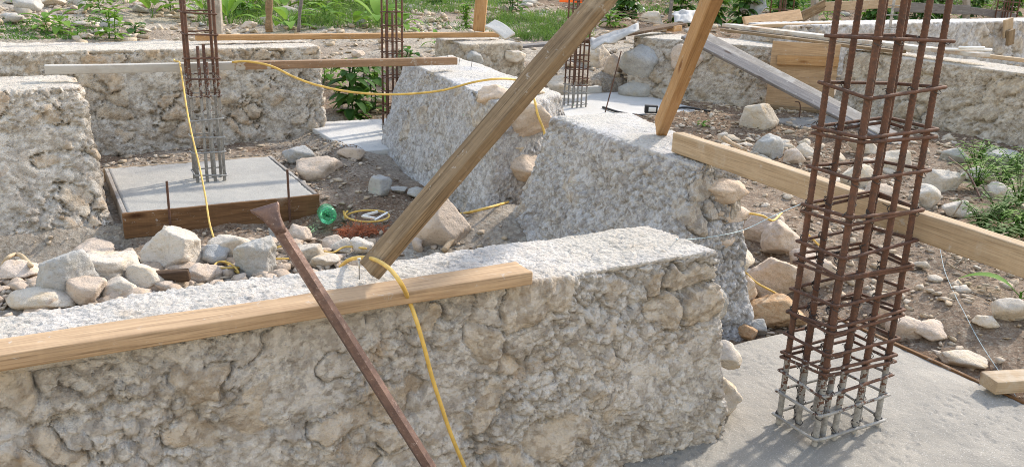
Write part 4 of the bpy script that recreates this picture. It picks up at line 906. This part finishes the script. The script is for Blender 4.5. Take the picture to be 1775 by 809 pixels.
# medium and small stones nobody would count, leaf litter
def scatter(name, n_, area, smin, smax, mt_, label, seed, cat='gravel', power=2.2, dens=None, sub=1, tmax=1.0):
    r = np.random.RandomState(seed); a = r.uniform(area[0], area[1], n_); b_ = r.uniform(area[2], area[3], n_)
    q_ = np.stack([a, b_, a*0], 1); keep = (fbm(q_*1.3, seed, 3) + r.uniform(-.5, .5, n_)) > -0.35
    for (x0, x1, y0, y1) in FOOT: keep &= ~((a > x0-.02) & (a < x1+.02) & (b_ > y0-.02) & (b_ < y1+.02))
    for (x0, x1, y0, y1) in ((-1.6, 1.8, 1.75, 2.34), (-2, .3, 5.3, 6.5), (-2.2, 2.25, 7.3, 8.1), (2.2, 3.2, 2.6, 6.9), (7.25, 8.1, 2.3, 6.3)): keep &= ~((a > x0) & (a < x1) & (b_ > y0) & (b_ < y1))
    if dens is not None: keep &= r.uniform(0, 1, n_) < dens(a, b_)
    a, b_ = a[keep], b_[keep]; n_ = len(a); z = ground_z(a, b_)
    s = smin+(smax-smin)*r.uniform(0, 1, n_)**power
    D, T = ICO[sub]; protos = [rock_mesh_verts((1, 1, 1), 900+i, sub, planes=8, flat=0.42, noisea=0.12) for i in range(12)]
    Vs = []; Ts = []; At = []
    k = len(D)
    for i in range(n_):
        v_ = protos[i % 12]*2*np.array([s[i]*r.uniform(.35, .8), s[i]*r.uniform(.25, .5), s[i]*r.uniform(.12, .36)])
        an = r.uniform(0, 6.28); c1_, s1_ = math.cos(an), math.sin(an); ti = r.uniform(-.5, .5); ct, st_ = math.cos(ti), math.sin(ti)
        v_ = v_@np.array([[1, 0, 0], [0, ct, st_], [0, -st_, ct]])@np.array([[c1_, s1_, 0], [-s1_, c1_, 0], [0, 0, 1]])
        Vs.append(v_+Ad*a[i]+Bd*b_[i]+Zd*(z[i]+s[i]*0.12)); At.append(np.full(k, r.uniform(0, tmax)))
    V = np.concatenate(Vs); T_ = (T[None]+(np.arange(n_)*k)[:, None, None]).reshape(-1, 3)
    o = obj(name, V, T_, mt_, smooth=False, attrs={'tint': np.concatenate(At)}, base=np.array([0, 0, 0.0])); tag(o, label, cat, kind='stuff'); return o
pile = lambda a, b_: np.clip(0.35+0.9*np.exp(-((a-0.2)**2/1.6+(b_-3.9)**2/0.9)), 0, 1)
scatter('gravel', 26000, (-2.2, 3.6, 2.2, 7.4), 0.012, 0.075, M_CHIP, 'pale gravel and stone chips strewn over the inner ground', 201, dens=pile, power=2.6)
scatter('gravel', 7500, (-1.9, 1.9, 2.35, 4.9), 0.025, 0.15, M_ROCKP, 'fist sized broken stones heaped behind the foreground wall', 202, dens=lambda a, b_: np.clip(np.exp(-((a-0.1)**2/1.3+(b_-3.7)**2/0.8)), 0, 1), power=1.6, sub=2, tmax=.7)
scatter('gravel', 14000, (2.7, 8.5, 1.0, 8.2), 0.010, 0.08, M_CHIP, 'grey brown gravel on the ground between the right walls', 203, power=2.6)
scatter('gravel', 15000, (-6, 14, 8.1, 16.5), 0.015, 0.20, M_CHIP, 'loose pale rubble on the slope behind the walls', 204, power=4.0, dens=lambda a, b_: 0.9+0*a)
scatter('gravel', 1500, (-9, 24, 12, 26), 0.06, 0.45, M_ROCKG, 'scattered stones on the far slope', 205, power=2.4)
scatter('gravel', 420, (2.9, 7.0, 1.2, 6.6), 0.04, 0.15, M_ROCK, 'broken pale limestone lumps on the brown soil at the right', 206, power=2.0, sub=2, tmax=.8)
def litter(name, n_, area, mt_, label, seed, size=0.02):
    r = np.random.RandomState(seed); a = r.uniform(area[0], area[1], n_); b_ = r.uniform(area[2], area[3], n_); keep = fbm(np.stack([a, b_, a*0], 1)*1.5, seed, 3) > -0.1
    for (x0, x1, y0, y1) in FOOT + [(-1.6, 1.8, 1.75, 2.34), (2.2, 3.2, 2.6, 6.9)]: keep &= ~((a > x0) & (a < x1) & (b_ > y0) & (b_ < y1))
    a, b_ = a[keep], b_[keep]; n_ = len(a); z = ground_z(a, b_)+0.012
    c = a[:, None]*Ad+b_[:, None]*Bd+z[:, None]*Zd; an = r.uniform(0, 6.28, n_); L = size*r.uniform(.5, 1.6, n_); w_ = L*r.uniform(.2, .5, n_)
    d = np.stack([np.cos(an), np.sin(an), r.uniform(-.4, .4, n_)], 1); e = np.stack([-np.sin(an), np.cos(an), r.uniform(-.5, .5, n_)], 1)
    V = np.stack([c-d*L[:, None], c+e*w_[:, None]+Zd*.004, c+d*L[:, None], c-e*w_[:, None]+Zd*.004], 1).reshape(-1, 3)
    F = np.arange(4*n_).reshape(-1, 4)
    tag(obj(name, V, F, mt_, smooth=False, base=np.zeros(3)), label, 'litter', kind='stuff')
litter('leaf_litter', 14000, (1.0, 8.0, 1.0, 8.2), M_LITTER, 'brown dead leaves and bark chips on the soil', 301, 0.016)
litter('leaf_litter', 6000, (-1, 3, 4.4, 7), M_LITTER, 'dry leaf bits around the pale footing', 302, 0.013)

# ------------------------------------------------------------------ plants
def leafquad(mb, base, d, L, w, droop, tint, cup=0.15):
    d = d/np.linalg.norm(d); s = np.cross(d, Zd); s = s/(np.linalg.norm(s)+1e-9); n_ = np.cross(s, d); ns = 6; V = []
    p = base.copy(); dd_ = d.copy()
    for i in range(ns+1):
        u = i/ns; ww = w*math.sin(math.pi*min(1, u*0.93+0.05))**0.8
        V += [p+s*ww/2+n_*cup*ww, p, p-s*ww/2+n_*cup*ww]
        dd_ = dd_+np.array([0, 0, -droop/ns]); dd_ /= np.linalg.norm(dd_); p = p+dd_*L/ns
    F = [(3*i+j, 3*i+j+1, 3*i+3+j+1, 3*i+3+j) for i in range(ns) for j in (0, 1)]
    mb.add(V, F, tint)
def broadleaf(p, h, n_, L, wr, label, seed, mt_=None, group=None, up_=0.8, name='weed_plant', spread=1.0, cat='plant', stems=1):
    t = empty(name, p); tag(t, label, cat, group); r_ = random.Random(seed); lv = MB(); sm_ = MB()
    for s_ in range(stems):
        b0_ = p+np.array([r_.uniform(-.5, .5), r_.uniform(-.5, .5), 0])*spread*L*(0 if stems == 1 else 1)
        tp = b0_+np.array([r_.uniform(-.15, .15), r_.uniform(-.15, .15), 1])*h
        sm_.add(*tube(spline([b0_-[0, 0, .02], (b0_+tp)/2+np.array([r_.uniform(-.02, .02), 0, 0]), tp], 4), 0.006, 5))
        for i in range(n_):
            u = (i+r_.random())/n_; at = b0_*(1-u)+tp*u; an = i*2.4+r_.uniform(-.4, .4)
            d = np.array([math.cos(an)*spread, math.sin(an)*spread, up_*(0.5+u*0.8)]); pet = at+d/np.linalg.norm(d)*L*0.25
            sm_.add(*tube([at, pet], 0.0025, 4))
            L_ = L*1.2; leafquad(lv, pet, d, L_*r_.uniform(.7, 1.15), L_*wr*r_.uniform(.8, 1.1), r_.uniform(.7, 1.5), r_.random())
    lv.build('leaves', mt_ or M_LEAF, t, base=np.asarray(p)); sm_.build('stem', mt_ or M_LEAF, t, base=np.asarray(p))
    return t
PL = [
 (195, 66, .32, 9, .16, .50, 'bright leafy weed on the left, spilling onto the long wall top', M_LEAF, .7, 3),
 (232, 60, .12, 6, .12, .7, 'low round leafed weed right of the bright leafy weed', M_LEAFD, .5, 2),
 (135, 66, .10, 5, .12, .6, 'small pale leafed sprout above the long wall at the left', M_LEAF, .5, 1),
 (262, 32, .14, 7, .50, .30, 'tall upright broad leafed plant near the left column', M_LEAF, 1.6, 1),
 (398, 42, .12, 7, .42, .28, 'tall leafed plant just right of the grey post', M_LEAF, 1.6, 1),
 (500, 54, .10, 9, .40, .36, 'big bright rosette plant between the log post and the stick', M_LEAF, 1.0, 1),
 (490, 20, .2, 8, .45, .34, 'large leafed plant at the top, behind the log post', M_LEAF, 1.3, 1),
 (430, 28, .2, 10, .22, .45, 'bushy green weed between the two posts', M_LEAF, .8, 3),
 (355, 30, .2, 7, .36, .26, 'green blade leafed plant behind the left column', M_LEAF, 1.6, 1),
 (655, 50, .10, 7, .42, .40, 'large leafed plant at the left side of the thin column', M_LEAF, 1.4, 1),
 (615, 50, .10, 6, .30, .40, 'medium bright leafed plant left of the thin column', M_LEAF, .9, 1),
 (700, 55, .12, 8, .26, .40, 'bright leafed plant just right of the thin column', M_LEAF, .9, 1),
 (810, 50, .35, 22, .09, .55, 'round yellow green bush left of the upright orange timber', M_LEAF, .8, 4),
 (758, 82, .08, 7, .20, .22, 'small spiky green tuft behind the pale top of the sloping wall', M_LEAF, .9, 1),
 (605, 200, .52, 20, .16, .45, 'dark leafy bush growing behind the pale footing', M_LEAFD, .25, 4),
 (640, 190, .48, 16, .15, .45, 'dark leafy sapling next to the thin rebar column', M_LEAFD, .25, 3),
 (570, 140, .15, 7, .16, .5, 'small bright sprout at the end of the long wall', M_LEAF, .6, 2),
 (700, 120, .2, 8, .14, .5, 'low weed right behind the thin rebar column', M_LEAFD, .6, 2),
 (1060, 45, .18, 10, .16, .5, 'green ground weed between the prop and the pale rock slab', M_LEAF, .6, 3),
 (1270, 38, .05, 4, .30, .5, 'single broad dark leaf plant behind the level plank', M_LEAFD, .4, 1),
 (1440, 38, .2, 9, .16, .4, 'yellow green sprout under the far timber rails', M_LEAF, .7, 2),
 (1218, 220, .05, 6, .06, .6, 'tiny green seedling alone on the gravel', M_LEAF, .6, 1),
 (1765, 520, .04, 3, .20, .28, 'single pale green blade plant at the right edge under the beam', M_LEAF, .9, 1),
 (1625, 40, .1, 12, .45, .08, 'spiky dark green plant behind the right bars of the near column', M_LEAFD, 1.0, 1),
 (1718, 24, .15, 10, .16, .6, 'small yellow green plant among dry twigs at the top right', M_LEAF, .7, 1),
 (540, 20, .3, 12, .3, .4, 'leafy weed clump at the top, right of the leaning stick', M_LEAF, .9, 2),
 (590, 12, .3, 12, .3, .4, 'leafy weed clump at the top left of the thin column', M_LEAF, .9, 2),
 (890, 22, .3, 12, .2, .4, 'leafy weed at the top, right of the upright orange timber', M_LEAFD, .7, 3),
 (760, 12, .3, 12, .2, .4, 'leafy weed at the top above the gravel patch', M_LEAFD, .7, 3),
]
for i, (px, py, h, n_, L, wr, lb, mt_, u_, st_) in enumerate(PL):
    broadleaf(G(px, py), h, n_, L, wr, lb, 400+i, mt_, up_=u_, stems=st_, spread=1.0)
for i, (x, y) in enumerate([(r_x, r_y) for r_x, r_y in ((1250, 4), (1290, -4), (1345, 8), (1400, -6), (1445, 10), (1475, 0), (1530, 4), (1580, -6), (1605, 20), (1640, 6), (1690, -8), (1740, -4), (1775, 10), (1220, -6), (1080, -8), (1130, -4), (1030, 4), (960, -6), (910, -8))]):
    r0_ = random.Random(700+i); broadleaf(G(x, y), r0_.uniform(.35, .7), 16, .17, .42, 'dark leafy bush in the undergrowth along the very top of the scene', 700+i, M_LEAFD, group='bushes in the undergrowth', up_=.35, name='bush', stems=7, cat='bush')
for i, (x, y, lb) in enumerate(((90, 62, 'small leafed vine patch above the far left of the long wall'), (300, 22, 'bright weed clump left of the column top'), (165, 20, 'low leafy sprig between the top left rocks'), (560, 40, 'leafy sprout cluster left of the grass'), (640, 22, 'tall bright leafed plant behind the thin column'), (450, 8, 'dense leafy plant at the top between the posts'))):
    broadleaf(G(x, y), .2, 9, .22, .42, lb, 760+i, M_LEAF, up_=.8, stems=2)
for i in range(16):
    r0_ = random.Random(800+i); a_ = 9.0+i*0.75+r0_.uniform(-.2, .2); b_ = r0_.uniform(11.0, 12.4)
    broadleaf(W(a_, b_, gz(a_, b_)), r0_.uniform(.5, .85), 14, .20, .42, 'dark leafy bush in the undergrowth along the very top of the scene', 800+i, M_LEAFD, group='bushes in the undergrowth', up_=.3, name='bush', stems=9, cat='bush')
def blades(mb, c, rad, n_, h, w, r_, lean=0.5):
    for i in range(n_):
        an = r_.uniform(0, 6.28); rr_ = rad*math.sqrt(r_.random()); a_, b_ = AB(c+np.array([math.cos(an)*rr_, math.sin(an)*rr_, 0])); p = W(a_, b_, gz(a_, b_)) if False else np.array([c[0]+math.cos(an)*rr_, c[1]+math.sin(an)*rr_, c[2]])
        d = np.array([r_.uniform(-lean, lean), r_.uniform(-lean, lean), 1]); d /= np.linalg.norm(d); H = h*r_.uniform(.5, 1.2)
        s = np.array([math.cos(an+1), math.sin(an+1), 0])*w*r_.uniform(.6, 1.2); q_ = p+d*H*.55; e = q_+(d+np.array([d[0]*1.6, d[1]*1.6, -.5]))*H*.45
        mb.add([p-s/2, p+s/2, q_+s*.4, q_-s*.4, e], [(0, 1, 2, 3), (3, 2, 4)], r_.random())
def grass(name, pts, rad, n_, h, w, label, seed, mt_=None, lean=.6):
    mb = MB(); r_ = random.Random(seed)
    for (x, y) in pts: blades(mb, G(x, y), rad, n_, h, w, r_, lean)
    tag(mb.build(name, mt_ or M_GRASS, smooth=False, base=np.zeros(3)), label, 'grass', kind='stuff')
r_ = random.Random(8)
grass('grass', [(r_.uniform(0, 190), r_.uniform(30, 68)) for _ in range(90)], .22, 34, .06, .014, 'low creeping green ground cover above the long wall at the left', 1, M_LEAFD, 1.6)
grass('grass', [(r_.uniform(520, 680), r_.uniform(2, 50)) for _ in range(110)], .25, 34, .22, .010, 'grass growing around the thin rebar column', 2)
grass('grass', [(r_.uniform(345, 530), r_.uniform(0, 44)) for _ in range(90)], .28, 24, .16, .014, 'grass and weeds behind the posts', 3)
grass('grass', [(r_.uniform(860, 1010), r_.uniform(24, 72)) for _ in range(100)], .22, 40, .18, .010, 'thick grass behind the curved white sheet', 4)
grass('grass', [(r_.uniform(690, 880), r_.uniform(-4, 24)) for _ in range(70)], .3, 28, .2, .012, 'grass on the far slope at the top', 5)
grass('grass', [(r_.uniform(690, 860), r_.uniform(30, 56)) for _ in range(26)], .15, 18, .10, .012, 'thin weeds along the rear board', 9, M_LEAFD, 1.2)
grass('grass', [(r_.uniform(-20, 350), r_.uniform(-12, 8)) for _ in range(50)], .4, 24, .2, .014, 'sparse grass along the top left', 6)
grass('grass', [(r_.uniform(1240, 1775), r_.uniform(-20, 20)) for _ in range(190)], .5, 34, .30, .02, 'dark undergrowth across the top right', 7, M_LEAFD, 1.2)
grass('grass', [(r_.uniform(1010, 1240), r_.uniform(-20, 26)) for _ in range(70)], .35, 24, .18, .016, 'undergrowth behind the two props', 8, M_LEAFD, 1.2)
# weeds at the right: individual bamboo-like plants
WD = [(1690, 330, .26, 'tall narrow leafed weed left in the weed patch'), (1730, 390, .24, 'dense narrow leafed weed in the middle of the weed patch'), (1765, 360, .30, 'narrow leafed weed at the right edge of the patch'),
      (1700, 402, .18, 'low sprawling weed along the top of the long beam'), (1770, 415, .18, 'low weed at the right edge just over the long beam'), (1735, 325, .22, 'narrow leafed weed at the back of the patch'),
      (1690, 290, .20, 'airy grass stalk weed near the low plank'), (1735, 430, .14, 'small weed partly behind the long beam'), (1758, 300, .18, 'thin weed before the right wall foot')]
for i, (px, py, h, lb) in enumerate(WD):
    p = G(px, py); t = empty('weed_plant', p); tag(t, lb, 'plant'); r_ = random.Random(500+i); lv = MB(); sm_ = MB()
    for s_ in range(18):
        d = np.array([r_.uniform(-.9, .9), r_.uniform(-.6, .6), 1.0]); tp = p+d*h*r_.uniform(.6, 1.1)+np.array([0, 0, 0]); mid = (p+tp)/2+np.array([0, 0, .04])
        sm_.add(*tube(spline([p, mid, tp], 3), 0.0022, 4))
        for k in range(9):
            u = .15+.85*k/9; at = p*(1-u)**2+2*mid*u*(1-u)+tp*u*u; an = k*2.4+s_
            leafquad(lv, at, np.array([math.cos(an), math.sin(an)*.8, .45]), .085*r_.uniform(.6, 1.2), .013, .9, r_.random(), .1)
    lv.build('leaves', M_GRASS if i % 2 else M_LEAF, t, base=p); sm_.build('stem', M_GRASS, t, base=p)
# dry brush
def brush(name, pts, n_, L, label, seed, rad=.4, r0=.006):
    mb = MB(); r_ = random.Random(seed)
    for (x, y) in pts:
        c = G(x, y)
        for i in range(n_):
            p = c+np.array([r_.uniform(-rad, rad), r_.uniform(-rad, rad), r_.uniform(0, .12)]); d = np.array([r_.gauss(0, 1), r_.gauss(0, 1), r_.uniform(-.1, .5)]); d /= np.linalg.norm(d); q_ = [p]
            for k in range(4): d = d+np.array([r_.gauss(0, .25), r_.gauss(0, .25), r_.gauss(0, .15)]); q_.append(q_[-1]+d*L/4*r_.uniform(.5, 1))
            mb.add(*tube(q_, r0*r_.uniform(.4, 1.2), 4))
    tag(mb.build(name, M_TWIG), label, 'brush', kind='stuff')
r_ = random.Random(3)
brush('dry_brush', [(r_.uniform(1580, 1775), r_.uniform(-10, 30)) for _ in range(16)], 16, .7, 'tangle of pale dry twigs at the top right', 1, .6, .010)
brush('dry_brush', [(r_.uniform(1240, 1560), r_.uniform(-10, 25)) for _ in range(14)], 10, .7, 'dry twigs in the dark undergrowth at the top', 2, .6, .009)
brush('dry_brush', [(r_.uniform(1020, 1240), r_.uniform(0, 40)) for _ in range(10)], 8, .5, 'scattered twigs behind the boulder wall', 3, .5, .008)
brush('dry_brush', [(1650, 470), (1680, 450), (1720, 470)], 6, .3, 'a few dead stalks on the dark soil under the long beam', 4, .12, .004)
